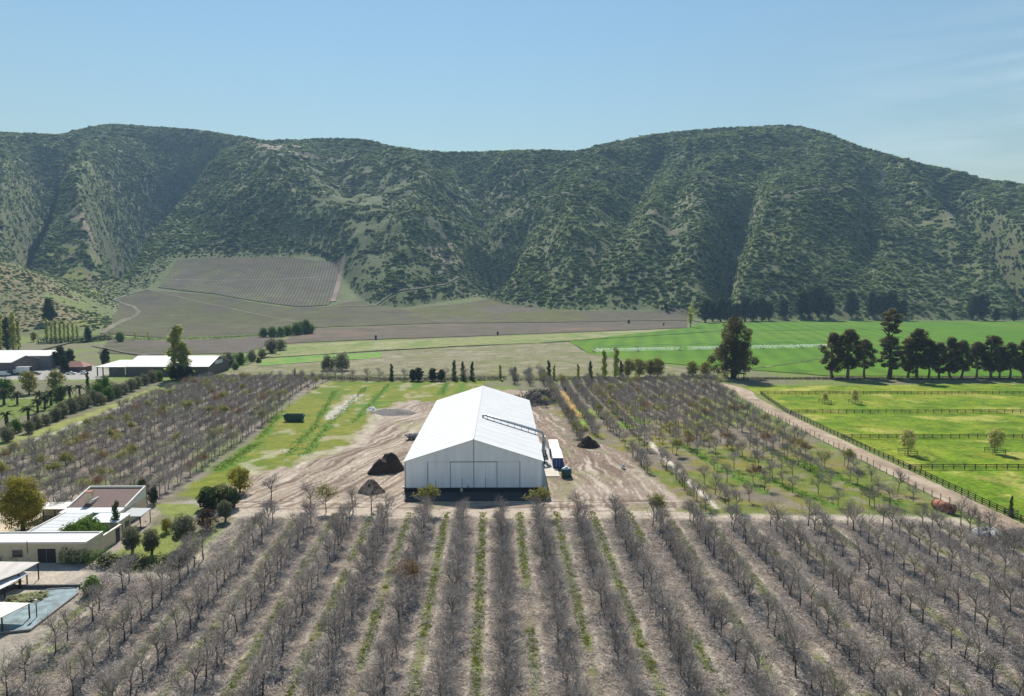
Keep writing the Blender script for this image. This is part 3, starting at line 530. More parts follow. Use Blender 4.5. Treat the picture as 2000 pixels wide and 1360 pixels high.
# ------------------------------------------------------------------ orchard
OT = []                                                   # (trunk mesh, crown mesh) of each kind of bare tree
for s in range(7):
    d = twig_tree(100 + s, 4.1 + .25 * (s % 3), 2.5 + .2 * (s % 2), 2.7 + .14 * s, 9, 4, 4, 3)
    OT.append((tm('orchard_trunk', d['t'], M_bark), tm('orchard_crown', d['b'], M_twig)))
def budding(s, m, nl, h=4.8):
    d = twig_tree(200 + s, h, 2.6, 2.7, 8, 4, 4, 2); V = np.array(d['b'][0]); g = np.random.default_rng(s)
    tips = V[V[:, 2] > np.percentile(V[:, 2], 35)]; q = tips[g.integers(0, len(tips), nl)] + g.normal(0, .12, (nl, 3)); a = g.normal(size=(nl, 3)); a /= np.linalg.norm(a, axis=1)[:, None]; b = np.cross(a, g.normal(size=(nl, 3))); b /= np.linalg.norm(b, axis=1)[:, None]
    L = .13 * (.6 + g.random((nl, 1))); lv = np.stack([q - a * L, q - b * L * .6, q + a * L, q + b * L * .6], 1).reshape(-1, 3)
    return tm('orchard_trunk', d['t'], M_bark), tm('orchard_crown', d['b'], M_twig), mesh_np('orchard_leaves', lv, np.arange(len(lv)).reshape(-1, 4), m, {'tint': ('FLOAT', 'FACE', g.random(nl).astype(np.float32))})
BUD = [budding(0, M_budleaf, 1500), budding(1, M_budleaf, 700), budding(2, M_brown, 700)]
front = []
for j in range(-15, 18):
    Y = 144.0; k = 0
    while Y > 66:
        x = rowx(j, Y) + random.gauss(0, .22); y = Y + random.gauss(0, .25)
        if inside(FRONT, np.array([x]), np.array([y]))[0] and float(pdist(FRONT, np.array([x]), np.array([y]))[0]) > .7:
            pxx = 1000 + F * (x / y - math.tan(YAW)) 
            if -80 < pxx < 2090 and random.random() > .03: front.append((j, k, x, y, random.random() * 6.28, random.uniform(.8, 1.05), random.randrange(7)))
            k += 1
        Y -= 3.1
def shows(t):                                              # how large a tree of the front block stands in the picture
    x, y = t[2], t[3]; c = x / y - math.tan(YAW); return 1 / math.hypot(y, H) if abs(c) < .70 and y > 74 else 0
front.sort(key=shows, reverse=True)
BUDPX = [((835, 1003), 0, 'yellow-green budding orchard tree in front of the black skirt of the white barn'), ((1052, 1008), 0, 'budding orchard tree in front of the corner of the white barn beside the tank'), ((1281, 1020), 0, 'yellow-green budding orchard tree beside the dirt track by the rutted earth'),
         ((637, 1000), 1, 'half-leafed orchard tree on the dirt track below the small dark compost heap'), ((795, 1165), 2, 'russet budding orchard tree amid the bare front rows')]
bud_at = [G(*b[0]) for b in BUDPX]
ROWN = {0: "in the row below the barn's ridge"}
for j in range(1, 18): ROWN[j] = f'{nth(j - 1)} row from barn ridge towards the paddock'
for j in range(1, 18): ROWN[-j] = f'{nth(j - 1)} row from barn ridge towards the house'
rest = []
near = [t for t in front if all(math.hypot(t[2] - b[0], t[3] - b[1]) > 2.2 for b in bud_at)]
for t in near[:288]:
    j, k, x, y, rz, s, v = t
    o = thing('orchard_tree', f'bare orchard tree, {nth(k)} from track, {ROWN[j]}', 'tree', (x, y, -.05), rz, 'bare orchard trees in rows', s)
    put('trunk', OT[v][0], o); put('crown', OT[v][1], o)
rest += [(t[2], t[3], t[4], t[5], t[6]) for t in near[288:]]
for (p, v, lab), (x, y) in zip(BUDPX, bud_at):
    o = thing('budding_tree', lab, 'tree', (x, y, -.05), random.random() * 6, 'orchard trees coming into leaf'); put('trunk', BUD[v][0], o); c = put('crown', BUD[v][1], o); put('foliage', BUD[v][2], c)
def block(poly, vpx, sp_row, sp_tree, thin=None):
    """trees of a block in rows that run away towards a point on the horizon"""
    a = math.atan((vpx - 979) / F); dx, dy = math.sin(a), math.cos(a); P = np.array(poly); u = P @ np.array([dy, -dx]); v = P @ np.array([dx, dy]); r = []
    for uu in np.arange(u.min(), u.max(), sp_row):
        for vv in np.arange(v.min(), v.max(), sp_tree):
            x = uu * dy + vv * dx + random.gauss(0, .3); y = -uu * dx + vv * dy + random.gauss(0, .3)
            if inside(poly, np.array([x]), np.array([y]))[0] and (thin is None or random.random() < thin(x, y)): r.append((x, y))
    return r
lf = block(LEFT, 905, 5.0, 3.0, lambda x, y: .93 if -.72 < x / y < 1 else 0); rg = block(RIGHT, 955, 5.6, 3.0, lambda x, y: float(np.clip(.30 + (y - 185) / 80, .33, .96)) if x - 14 > (250 - y) * .35 else .95)
ROWS2 = PG((960, 742), (1075, 742), (1075, 790), (1085, 850), (1060, 800), (1040, 775)); 
pm_ = [M_twig]
for x, y in lf + rg: rest.append((x, y, random.random() * 6.28, random.uniform(.66, .95), random.randrange(7)))
for x, y in block(PG((975, 738), (1080, 738), (1075, 755), (990, 752)), 955, 6.6, 3.9): rest.append((x, y, random.random() * 6.28, random.uniform(.9, 1.2), random.randrange(7)))
# lone trees beside the yard
for p in ((607, 992), (530, 975), (690, 1000), (725, 998), (640, 742), (655, 742), (668, 743), (690, 743), (718, 743), (740, 743), (790, 744), (870, 744), (910, 745)): x, y = G(*p); rest.append((x, y, random.random() * 6, 1.1, random.randrange(7)))
comb = []
for tmesh, cmesh in OT:
    nv = len(tmesh.vertices); v = np.empty(nv * 3, np.float32); tmesh.vertices.foreach_get('co', v); nc_ = len(cmesh.vertices); w = np.empty(nc_ * 3, np.float32); cmesh.vertices.foreach_get('co', w)
    f = np.array([p.vertices[:] for p in tmesh.polygons]); g_ = np.array([p.vertices[:] for p in cmesh.polygons]) + nv
    me = mesh_np('bare_tree', np.r_[v, w].reshape(-1, 3), np.r_[f, g_], None, {'tint': ('FLOAT', 'FACE', np.r_[np.zeros(len(f)), rng.random(len(g_)) * .9].astype(np.float32))}); me.materials.append(M_twig); me.materials.append(M_bark)
    me.polygons.foreach_set('material_index', np.r_[np.ones(len(f)), np.zeros(len(g_))].astype(np.int32)); comb.append(me)
def bakebud(b):
    mats = [M_bark, M_twig, b[2].materials[0]]; V, Fc, I, T0 = [], [], [], []; o = 0
    for k, m_ in enumerate(b):
        v = np.empty(len(m_.vertices) * 3, np.float32); m_.vertices.foreach_get('co', v); V.append(v); f = np.array([p.vertices[:] for p in m_.polygons]); Fc.append(f + o); o += len(m_.vertices); I.append(np.full(len(f), k)); T0.append(rng.random(len(f)))
    me = mesh_np('leafing_tree', np.concatenate(V).reshape(-1, 3), np.concatenate(Fc), None, {'tint': ('FLOAT', 'FACE', np.concatenate(T0).astype(np.float32))})
    for m_ in mats: me.materials.append(m_)
    me.polygons.foreach_set('material_index', np.concatenate(I).astype(np.int32)); return me
comb += [bakebud(BUD[0]), bakebud(BUD[1]), bakebud(BUD[2])]
rest = np.array(rest); bx = rest[:, 4].copy(); q = rng.random(len(bx)); green_b = rest[:, 1] > 150
bx = np.where(green_b & (q < .02), 7, np.where(green_b & (q < .08), 8, np.where(green_b & (q < .115), 9, bx)))
scatter('orchard_trees', np.c_[rest[:, 0], rest[:, 1], np.full(len(rest), -.05)], rest[:, 3], rest[:, 2], bx, comb, 'bare grey orchard trees filling the blocks beside and beyond the white barn')
# prunings lying under the rows
def sticks(seed, n=70, R_=1.9):
    g = np.random.default_rng(seed); V, Fc = [], []
    for k in range(n):
        p = np.array([g.uniform(-R_, R_), g.uniform(-R_, R_), g.uniform(.02, .14)]); a = g.random() * 6.28; L = g.uniform(.2, .75); c = np.array([math.cos(a), math.sin(a), g.uniform(-.15, .4)]) * L; s = np.array([-math.sin(a), math.cos(a), 0]) * .018; m_ = p + c * .5 + s * g.uniform(-7, 7)
        b = len(V)
        for q in (p, m_, p + c): V += [q - s, q + s + (0, 0, .02)]
        Fc += [(b, b + 1, b + 3, b + 2), (b + 2, b + 3, b + 5, b + 4)]
    return mesh_np('prunings', V, Fc, M_twig, {'tint': ('FLOAT', 'FACE', np.repeat(g.random(n) ** .7, 2).astype(np.float32))})
n = 9000; px_ = rng.uniform(-75, 85, n); py_ = rng.uniform(68, 146, n); ok = inside(FRONT, px_, py_)
jj = np.array([(px_ - rowx(0, py_)) / (rowx(1, py_) - rowx(0, py_))])[0]; fr_ = np.abs(jj - np.floor(jj) - .5) * 7; ok &= (fr_ > 1.3) | (rng.random(n) < .25)
px_, py_ = px_[ok], py_[ok]; n = len(px_)
scatter('orchard_prunings', np.c_[px_, py_, np.full(n, -.03)], rng.uniform(.7, 1.2, n), rng.random(n) * 6.28, rng.integers(0, 3, n), [sticks(s) for s in range(3)], 'pale cut twigs and litter lying under the bare orchard rows')
# tall weeds in the grass lot, alleys and thin block
def tuft(seed, n=26):
    g = np.random.default_rng(seed); V, T0 = [], []
    for k in range(n):
        p = np.r_[g.normal(0, .28, 2), 0]; a = g.random() * 6.28; t_ = np.array([math.cos(a), math.sin(a), 0]); h = g.uniform(.18, .5); w = np.array([-t_[1], t_[0], 0]) * .035
        V += [p - w, p + w, p + t_ * h * .5 + (0, 0, h) + w * .3, p + t_ * h * .5 + (0, 0, h) - w * .3]; T0.append(g.random())
    return mesh_np('tall_grass', V, np.arange(len(V)).reshape(-1, 4), M_weed, {'tint': ('FLOAT', 'FACE', np.array(T0, np.float32))})
wp = []
for pts, w, dn in ((((655, 764), (612, 835), (560, 890)), 1.5, 500), (((715, 757), (648, 822), (592, 890)), 1.7, 500), (((760, 750), (690, 825)), 1.4, 250), (((500, 866), (425, 917)), 1.8, 300), (((545, 812), (505, 858)), 1.2, 150), (((875, 748), (860, 770)), 1.8, 120), (((1330, 870), (1490, 960)), 1.8, 200), (((1480, 930), (1620, 985)), 1.8, 200), (((1560, 900), (1760, 985)), 1.8, 300), (((1500, 880), (1600, 925)), 1.6, 150)):
    P = pol(PG(*pts), dn); wp.append(P + rng.normal(0, w * .5, P.shape))
aj = np.clip(np.round(rng.normal(0, 4.5, 6500)), -11, 15).astype(int); ay = rng.uniform(72, 144, 6500); okk = fbm(aj * 7.3, ay / 9, 41) + .14 * (ay > 120) + .1 * (np.abs(aj + .5) < 4) > .50
ax = np.array([rowx(j + .5, y_) for j, y_ in zip(aj[okk], ay[okk])]) + rng.normal(0, .38, okk.sum()); wp.append(np.c_[ax, ay[okk]])
wp = np.concatenate(wp); n = len(wp)
scatter('tall_grass', np.c_[wp, np.full(n, -.04)], rng.uniform(.3, .7, n), rng.random(n) * 6.28, rng.integers(0, 3, n), [tuft(s) for s in range(3)], 'tufts of tall green grass along the orchard alleys and the lot')

# ------------------------------------------------------------------ the white barn
M_white = mat('white_membrane', (0.70, 0.71, 0.705), .8, .05, .25, spec=.15); M_wall = mat('white_wall_sheet', (0.88, 0.90, 0.92), .5, .07, .8, bump=.04, stretch=(1, 1, .12))
M_black = mat('black_skirt_sheet', (0.018, 0.022, 0.03), .6, .3, .6); M_steel = mat('galvanised_steel', (0.42, 0.44, 0.46), .35, .1, 4, metal=.7); M_grey = mat('grey_frame_paint', (0.20, 0.22, 0.24), .5)
M_line = mat('roof_seam', (0.66, 0.67, 0.67), .7); M_conc = mat('concrete_slab_surface', (0.50, 0.45, 0.37), .85, .15, 1.2, bump=.1); M_darkmetal = mat('black_metal', (0.02, 0.02, 0.022), .45, .2, 3)
for m_ in (M_white,):
    n, l = m_.node_tree.nodes, m_.node_tree.links; t_ = n.new('ShaderNodeBsdfTranslucent'); t_.inputs[0].default_value = (.8, .82, .84, 1); q_ = n.new('ShaderNodeMixShader'); q_.inputs[0].default_value = .2
    l.new(n['Principled BSDF'].outputs[0], q_.inputs[1]); l.new(t_.outputs[0], q_.inputs[2]); l.new(q_.outputs[0], n['Material Output'].inputs[0])
BX0, BX1, BY0, BY1, BM = -21.0, 9.0, 158.2, 241.5, -6.0; ZE, ZR_ = 6.8, 11.6
barn = thing('storage_barn', 'long white fabric-roofed storage barn with a black skirt and sliding doors', 'barn', (BM, BY0, 0)); HL = 15.0; LY = BY1 - BY0
def roof_z(x): return ZR_ - (ZR_ - ZE) * abs(x) / HL
r = MB(); o_ = .28
for sgn in (-1, 1):
    pts = [(0, -o_, ZR_ + .1), (sgn * (HL + .25), -o_, ZE + .02), (sgn * (HL + .25), LY + o_, ZE + .02), (0, LY + o_, ZR_ + .1)]
    if sgn > 0: pts = pts[::-1]
    r.slab(pts[::-1], .09)
roof = r.build('roof', M_white, barn)
for k in range(1, 17):
    s = MB(); y = LY * k / 17
    for sgn in (-1, 1): p = [(0, y - .06, ZR_ + .125), (0, y + .06, ZR_ + .125), (sgn * (HL + .25), y + .06, ZE + .045), (sgn * (HL + .25), y - .06, ZE + .045)]; s.slab(p if sgn < 0 else p[::-1], .02)
    s.build('roof_seam', M_line, roof)
MB().tube([(0, -o_, ZR_ + .12), (0, LY + o_, ZR_ + .12)], .13, 6).build('ridge_cap', M_white, roof)
for yy, nm in ((0.0, 'gable_wall'), (LY - .12, 'gable_wall')):
    g = MB(); g.v = [(-HL, yy, 1.0), (HL, yy, 1.0), (HL, yy, ZE - .08), (0, yy, ZR_ - .02), (-HL, yy, ZE - .08)]; g.v += [(a, b + .12, c) for a, b, c in g.v]; g.f = [(0, 1, 2, 3, 4), (9, 8, 7, 6, 5), (0, 5, 6, 1), (1, 6, 7, 2), (2, 7, 8, 3), (3, 8, 9, 4), (4, 9, 5, 0)]; g.build(nm, M_wall, barn)
for sgn in (-1, 1): MB().box(sgn * HL - .06, sgn * HL + .06, .12, LY - .12, 1.0, ZE - .1).build('side_wall', M_wall, barn)
sk = MB()
sk.box(-HL - .1, HL + .1, -.06, .1, -.1, 1.0); sk.box(-HL - .1, HL + .1, LY - .1, LY + .06, -.1, 1.0); sk.box(-HL - .1, -HL + .05, .1, LY - .1, -.1, 1.0); sk.box(HL - .05, HL + .1, .1, LY - .1, -.1, 1.0); sk.build('skirt', M_black, barn)
for x in (-14.85, -10, -5.04, 5.04, 10, 14.85): MB().box(x - .07, x + .07, -.05, -.002, 1.0, roof_z(abs(x)) - .35 if abs(x) > 14 else 6.75).build('post', M_grey, barn)
MB().box(-.07, .07, -.05, -.002, 1.0, ZR_ - .25).build('post', M_grey, barn)
MB().box(-5.1, 5.1, -.10, -.052, 6.62, 6.78).build('door_track', M_grey, barn); MB().box(-9.9, -5.12, -.04, -.002, 6.66, 6.72).build('rail', M_steel, barn); MB().box(5.12, 9.9, -.04, -.002, 6.66, 6.72).build('rail', M_steel, barn)
for x0, x1 in ((-4.96, -.1), (.1, 4.96)):
    d = MB().box(x0, x1, -.03, -.003, 1.03, 6.6).build('door', M_wall, barn); c = (x0 + x1) / 2
    MB().box(c - .05, c + .05, -.07, -.032, 1.05, 3.2).build('handle', M_grey, d); MB().box(c - .02, c + .02, -.045, -.032, 3.2, 6.5).build('seam', M_steel, d)
MB().box(-8.3, -8.2, -.06, -.002, 1.0, 2.6).build('hose', M_grey, barn)
lp = MB().tube([(-1.25, -.05, 1.15), (-1.25, -.25, 1.35), (-1.25, -.35, 1.75)], [.14, .1, .04], 8).build('lamp', M_darkmetal, barn)
MB().box(-2.95, -2.4, -.09, -.065, .12, .85).build('notice', mat('pale_yellow_notice', (0.62, 0.70, 0.42), .5), barn)
MB().box(-HL - .45, -HL - .12, -.35, .3, .85, 1.3).build('corner_plate', M_white, barn)
# duct from the roof down to the machines
dct = thing('air_duct', 'silver duct running down the white roof and to the ground', 'duct', (0, 186, 0))
def rz_(x): return roof_z(x - BM)
x0d, x1d = -4.2, 9.6
for k, off in enumerate((0, .75)):
    MB().tube([(x0d - .55 + off * .2, off, rz_(x0d) + .05), (x0d - .55, off, rz_(x0d) + .7), (x0d, off, rz_(x0d) + .95), (x1d, off, rz_(9) + .95 - .1), (10.5, off, rz_(9) + .45), (10.75, off, rz_(9) - .5)] , .27, 10).build('pipe', M_steel, dct, True)
for x in np.linspace(x0d + .6, 8.6, 8):
    b = MB(); z = rz_(x)
    for off in (-.3, 1.05): b.box(x - .04, x + .04, off - .04, off + .04, z + .1, z + 1.3)
    b.box(x - .04, x + .04, -.26, 1.01, z + .55, z + .62); b.build('bracket', M_grey, dct)
MB().box(10.3, 11.3, -.5, 1.2, 5.3, 6.4).build('junction_box', M_steel, dct)
MB().tube([(10.8, .35, 5.3), (10.8, .35, 2.2), (10.9, .3, 1.4)], .42, 12).build('downpipe', M_steel, dct, True); MB().tube([(10.9, .3, 1.4), (10.95, -.6, .3), (11.1, -1.8, .12)], .16, 8).build('hose', M_grey, dct, True)
for x, y in ((10.35, -.2), (11.25, 1.0)): MB().box(x - .05, x + .05, y - .05, y + .05, 0, 5.3).build('leg', M_steel, dct)
# machines and boxes beside it
gs = thing('generator', 'black generator with a pale lid between the barn and the blue containers', 'generator', (10.9, 192.5, 0))
MB().box(-.75, .75, -3.2, 3.2, .15, 2.2).build('housing', M_darkmetal, gs); MB().box(-.82, .82, -3.3, 3.3, 2.2, 2.34).build('lid', M_white, gs); MB().box(-.6, .6, -3, 3, 0, .15).build('base', M_grey, gs); MB().tube([(.3, 2, 2.34), (.3, 2, 3.0)], .08, 8).build('exhaust', M_steel, gs)
fb = thing('blower', 'black blower at the foot of the silver duct', 'blower', (10.0, 181.2, 0)); MB().tube([(0, -.7, .85), (0, .7, .85)], .75, 16).build('casing', M_darkmetal, fb, True); MB().box(-.6, .6, -.8, .8, 0, .25).build('base', M_grey, fb); MB().box(-.3, .3, .7, 1.4, .3, 1.1).build('motor', M_grey, fb)
M_blue = mat('blue_container_paint', (0.025, 0.065, 0.22), .45, .15, 1.5); M_ctop = mat('white_container_roof', (0.78, 0.78, 0.77), .5, .06, .8); M_cside = mat('pale_blue_container_side', (0.30, 0.36, 0.45), .5, .15, 1)
def container(y0, y1, lab):
    c = thing('shipping_container', lab, 'container', (13.95, (y0 + y1) / 2, 0), R(-1.2), 'containers beside the barn'); L = (y1 - y0) / 2 - .08; b = MB()
    b.box(-1.2, 1.2, -L, L, .15, 2.6)
    for k in range(int(L * 2 / .3)):
        yy = -L + .15 + k * .3; b.box(1.2, 1.235, yy, yy + .15, .3, 2.45); b.box(-1.235, -1.2, yy, yy + .15, .3, 2.45)
    body = b.build('body', M_blue, c); MB().box(-1.24, 1.24, -L - .03, L + .03, 2.6, 2.7).build('roof', M_ctop, c)
    for s in (-1, 1): d = MB().box(.02 if s > 0 else -1.16, 1.16 if s > 0 else -.02, -L - .05, -L - .002, .25, 2.5).build('door', M_blue, c); MB().box(s * .4 - .03, s * .4 + .03, -L - .1, -L - .052, .3, 2.45).build('lock_bar', M_steel, d)
    for x in (-1.1, 1.1):
        for yy in (-L + .1, L - .1): MB().box(x - .1, x + .1, yy - .1, yy + .1, 0, .15).build('foot', M_grey, c)
    MB().box(-1.30, -1.245, -L + .4, L - .4, 1.0, 2.5).build('side_panel', M_cside, c)
container(178.2, 188.4, 'white-roofed blue container whose end faces the green tank'); container(188.5, 199.6, 'white-roofed blue container coupled behind the one by the green tank')
tk = thing('bulk_tank', 'green tank heaped with white bags on a pallet before the blue container', 'tank', (15.2, 170.3, 0)); M_tank = mat('green_tank_plastic', (0.02, 0.10, 0.075), .5, .2, 2)
MB().tube([(0, 0, .3), (0, 0, .9), (0, 0, 1.9), (0, 0, 2.05)], [1.1, 1.22, 1.2, 1.12], 18).build('body', M_tank, tk, True)
pl = MB(); [pl.box(-1.3, 1.3, y - .12, y + .12, .15, .25) for y in (-1.1, -.55, 0, .55, 1.1)]; [pl.box(x - .1, x + .1, -1.25, 1.25, 0, .15) for x in (-1.1, 0, 1.1)]; pl.build('pallet', mat('weathered_wood', (0.17, 0.13, 0.095), .9, .3, 4), tk)
for k, (x, y, z, s) in enumerate(((-.45, -.2, 2.05, .62), (.5, -.3, 2.05, .55), (.1, .45, 2.1, .6), (0, -.1, 2.35, .5))):
    b = MB(); b.tube([(0, 0, -.5 * s), (0, 0, -.25 * s), (0, 0, .2 * s), (0, 0, .55 * s), (0, 0, .68 * s)], [.5 * s, s, .95 * s, .5 * s, .12 * s], 9); b.build('bag', mat('white_bag', (0.72, 0.76, 0.77), .6, .1, 3), tk, True, (x, y, z))
for k in range(4): a = k * 1.571 + .6; MB().tube([(1.2 * math.cos(a), 1.2 * math.sin(a), .3), (1.26 * math.cos(a), 1.26 * math.sin(a), 1.2), (1.15 * math.cos(a), 1.15 * math.sin(a), 2.1)], .035, 5).build('strap', M_darkmetal, tk)
apron = MB().prism([(-20.3, 151.6), (9.3, 151.6), (9.3, 158.1), (-20.9, 158.1)], -.1, .16).build('shadow_apron', mat('shadow_dark_asphalt', (0.045, 0.046, 0.05), .9, .2, .8, bump=.1)); tag(apron, kind='structure')  # guessed near-black slab, added inside the gable's shadow to deepen it
pad = MB().prism([(9.4, 170.6), (13.7, 170.8), (13.6, 180.3), (9.4, 180.3)], -.1, .14).build('concrete_pad', M_conc); tag(pad, kind='structure')
apr = MB().prism([(9.35, 152.0), (9.85, 152.0), (10.3, 170.55), (9.4, 170.55)], -.1, .35).build('concrete_kerb', M_conc); tag(apr, kind='structure')
apr2 = MB().prism([(10.9, 180.35), (13.0, 180.35), (12.9, 200), (11.9, 200)], -.1, .08).build('gravel_pad', mat('pale_rubble', (0.5, 0.47, 0.42), .9, .4, 2.5, bump=.5)); tag(apr2, kind='structure')

# skip, trailer and heaps in the yard
M_skip = mat('dark_green_skip_paint', (0.03, 0.085, 0.055), .55, .25, 2); sk_ = thing('waste_skip', 'dark green open-topped skip standing in the grass lot by the orchard edge', 'skip', (-68.2, 242.5, 0), R(-3))
b = MB(); x0, x1, y0, y1, h = -3.3, 3.3, -1.3, 1.3, 2.2; lo = [(x0 + .5, y0 + .15, .25), (x1 - .5, y0 + .15, .25), (x1 - .5, y1 - .15, .25), (x0 + .5, y1 - .15, .25)]; hi = [(x0, y0, h), (x1, y0, h), (x1, y1, h), (x0, y1, h)]
li = [(p[0] * .96, p[1] * .93, .35) for p in lo]; hi2 = [(p[0] * .97, p[1] * .93, h) for p in hi]; b.v = lo + hi + li + hi2
b.f = [(3, 2, 1, 0), (8, 9, 10, 11)] + [(i, (i + 1) % 4, 4 + (i + 1) % 4, 4 + i) for i in range(4)] + [(8 + (i + 1) % 4, 8 + i, 12 + i, 12 + (i + 1) % 4) for i in range(4)] + [(4 + i, 4 + (i + 1) % 4, 12 + (i + 1) % 4, 12 + i) for i in range(4)]; b.build('body', M_skip, sk_)
for yy in (y0, y1): MB().tube([(x0, yy, h), (x1, yy, h)], .07, 6).build('rim', M_skip, sk_)
for xx in (x0, x1): MB().tube([(xx, y0, h + .002), (xx, y1, h + .002)], .07, 6).build('rim', mat('pale_scuffed_paint', (0.35, 0.4, 0.38), .6), sk_)
for xx in (-2, -.7, .7, 2): MB().slab([(xx - .07, y0 + .04, .3), (xx + .07, y0 + .04, .3), (xx + .07, y0 - .10, h - .1), (xx - .07, y0 - .10, h - .1)][::-1], .05).build('rib', M_skip, sk_)
for xx in (-2.3, 2.3): MB().box(xx - .12, xx + .12, -1.1, 1.1, 0, .25).build('runner', M_darkmetal, sk_)
tr = thing('farm_trailer', 'grey farm trailer loaded with pale rubble beside the barn wall', 'trailer', (-25.9, 213.5, 0), R(25)); MB().box(-2.1, 2.1, -1, 1, .75, .95).build('deck', M_grey, tr); MB().tube([(-2.1, 0, .8), (-3.3, 0, .6)], .07, 6).build('drawbar', M_darkmetal, tr)
for s in (-1, 1):
    for x in (-.7, .7): w = MB().tube([(x, s * 1.02, .42), (x, s * 1.25, .42)], .42, 14).build('wheel', M_darkmetal, tr); MB().tube([(x, s * 1.2, .42), (x, s * 1.28, .42)], .2, 10).build('hub', M_white, w)
    MB().box(-2.1, 2.1, s * 1 - .03, s * 1 + .03, .95, 1.35).build('side_board', M_grey, tr)
def heap(name, lab, cat, x, y, rx, ry, h, m, seed, rz=0, res=44, rough=.25, peaks=((0, 0, 1, 1),)):
    u = np.linspace(-1.15, 1.15, res); U, V = np.meshgrid(u, u, indexing='ij'); Z = np.zeros_like(U)
    for px_, py_, w, a in peaks: Z = np.maximum(Z, a * (lambda q: .8 * np.sin(q * math.pi / 2) ** 1.15 + .2 * q)(np.clip(1 - np.hypot((U - px_) / w, (V - py_) / w) * (1 + .35 * (fbm(U * 2.2 + seed, V * 2.2, seed + 7) - .5)), 0, 1)))
    Z = Z * (1 + rough * (fbm(U * 3 + seed, V * 3, seed) - .5) * 2) + (fbm(U * 9 + seed, V * 9, seed + 1) - .5) * .16 * (Z > .02) ; Z = np.where(Z > .015, Z, -.15)
    i = np.arange(res * res).reshape(res, res); f = np.stack([i[:-1, :-1], i[1:, :-1], i[1:, 1:], i[:-1, 1:]], -1).reshape(-1, 4)
    o = put(name, mesh_np(name, np.stack([U * rx, V * ry, Z * h], -1).reshape(-1, 3), f, m, None, False), None, (x, y, 0), rz); return tag(o, lab, cat)
M_comp = mat('dark_compost', (0.055, 0.036, 0.026), .95, .45, 2.2, bump=.8); M_rub = mat('grey_rubble', (0.36, 0.33, 0.30), .95, .45, 3, bump=.9); M_ash = mat('charred_brush', (0.055, 0.05, 0.048), .95, .5, 3, bump=1)
heap('compost_heap', 'largest dark brown compost heap beside the barn front corner', 'compost heap', -27.9, 176.5, 4.6, 3.6, 4.4, M_comp, 3, R(20), peaks=((.25, .15, .8, 1), (-.35, -.2, .68, .75)))
heap('compost_heap', 'smaller dark compost heap between the large heap and the dirt track', 'compost heap', -28.5, 158.6, 3.3, 2.6, 2.7, M_comp, 5, 0, peaks=((.0, .1, .9, 1), (.4, -.1, .6, .6)))
heap('compost_heap', 'dark compost heap at the end of the rutted earth among bare trees', 'compost heap', 24.3, 203, 3.3, 2.8, 2.7, M_comp, 8, 0, peaks=((0, 0, .95, 1), (.4, 0, .6, .7)))
heap('brush_heap', 'long blackened heap of uprooted trees behind the barn corner', 'brush heap', 14.5, 285, 7.5, 17, 2.0, M_ash, 11, R(-4), 60, .7, ((-.1, .35, .6, 1), (.2, -.2, .6, .8), (-.3, -.5, .45, .6), (.35, .6, .35, .6)))
heap('ash_heap', 'low grey heap of charred earth in the grass lot', 'ash heap', -37.5, 258, 7.5, 8, 1.0, mat('grey_ash', (0.13, 0.115, 0.105), .95, .5, 2, bump=.9), 14, 0, 50, .8, ((0, 0, .9, 1), (-.4, .3, .6, .8), (.45, -.2, .6, .7)))
heap('rubble_heap', 'small white rubble heap at the edge of the low grey heap', 'rubble heap', -46.5, 264, 1.9, 2.4, 1.0, mat('white_rubble', (0.62, 0.60, 0.57), .9, .3, 3, bump=.6), 17, 0, 30, .8, ((0, 0, .9, 1), (-.4, .3, .6, .8)))
tl = heap('rubble_heap', 'pale rubble heap on the deck of the farm trailer', 'rubble heap', -25.9, 213.5, 1.9, .93, .9, M_rub, 19, R(25), 26, .8, ((-.3, 0, .7, 1), (.4, 0, .6, .8))); tl.location.z = .97
heap('rubble_heap', 'pale stone heap beside the dirt road where the pruned branches lie', 'rubble heap', *G(1926, 1040), 3.0, 2.2, 1.0, mat('pale_stone', (0.48, 0.46, 0.43), .9, .3, 3, bump=.7), 23, 0, 30, .8, ((0, 0, .9, 1), (.4, .2, .6, .8)))
bp = thing('pruning_pile', 'long grey pile of pruned branches along the dirt road by the front orchard', 'branch pile', (*G(1975, 1060), 0), R(-60))
for k, (ly, s) in enumerate(((-6, 1.5), (-3, 1.9), (0, 2.0), (3, 1.9), (6, 1.6), (9, 1.4))):
    me = sticks(60 + k, 260, 2.2); o = put('branches', me, bp, (0, ly, 0), k, (1, 1, s * 3.2))
bs = thing('brush_tangle', 'tangle of black roots and branches topping the heap behind the barn', 'brush tangle', (13.5, 285, 0))
M_bt = leafmat('charred_sticks', (0.02, 0.018, 0.017), (0.14, 0.13, 0.125), 0, .1)
for k in range(9):
    me = sticks(80 + k, 150, 2.4); me.materials.clear(); me.materials.append(M_bt); put('branches', me, bs, (rng.uniform(-5, 5), -13 + k * 3.2, .3), k * 1.3, (1.6, 1.6, 9))
cv = thing('culvert_pipe', 'rusty red culvert pipe lying beside the dirt road', 'pipe', (*G(1843, 998), .0), R(14)); M_rust = mat('rusty_iron', (0.25, 0.10, 0.055), .8, .35, 3, bump=.3)
b = MB(); n_ = 20; ro, ri, L = .95, .85, 2.1
for r_, flip in ((ro, 0), (ri, 1)):
    for yy in (-L, L): b.v += [(r_ * math.cos(2 * math.pi * k / n_), yy, .93 + r_ * math.sin(2 * math.pi * k / n_)) for k in range(n_)]
for k in range(n_):
    j = (k + 1) % n_; b.f += [(k, j, n_ + j, n_ + k), (3 * n_ + k, 3 * n_ + j, 2 * n_ + j, 2 * n_ + k), (k, 2 * n_ + k, 2 * n_ + j, j), (n_ + k, n_ + j, 3 * n_ + j, 3 * n_ + k)]
b.build('shell', M_rust, cv, True)
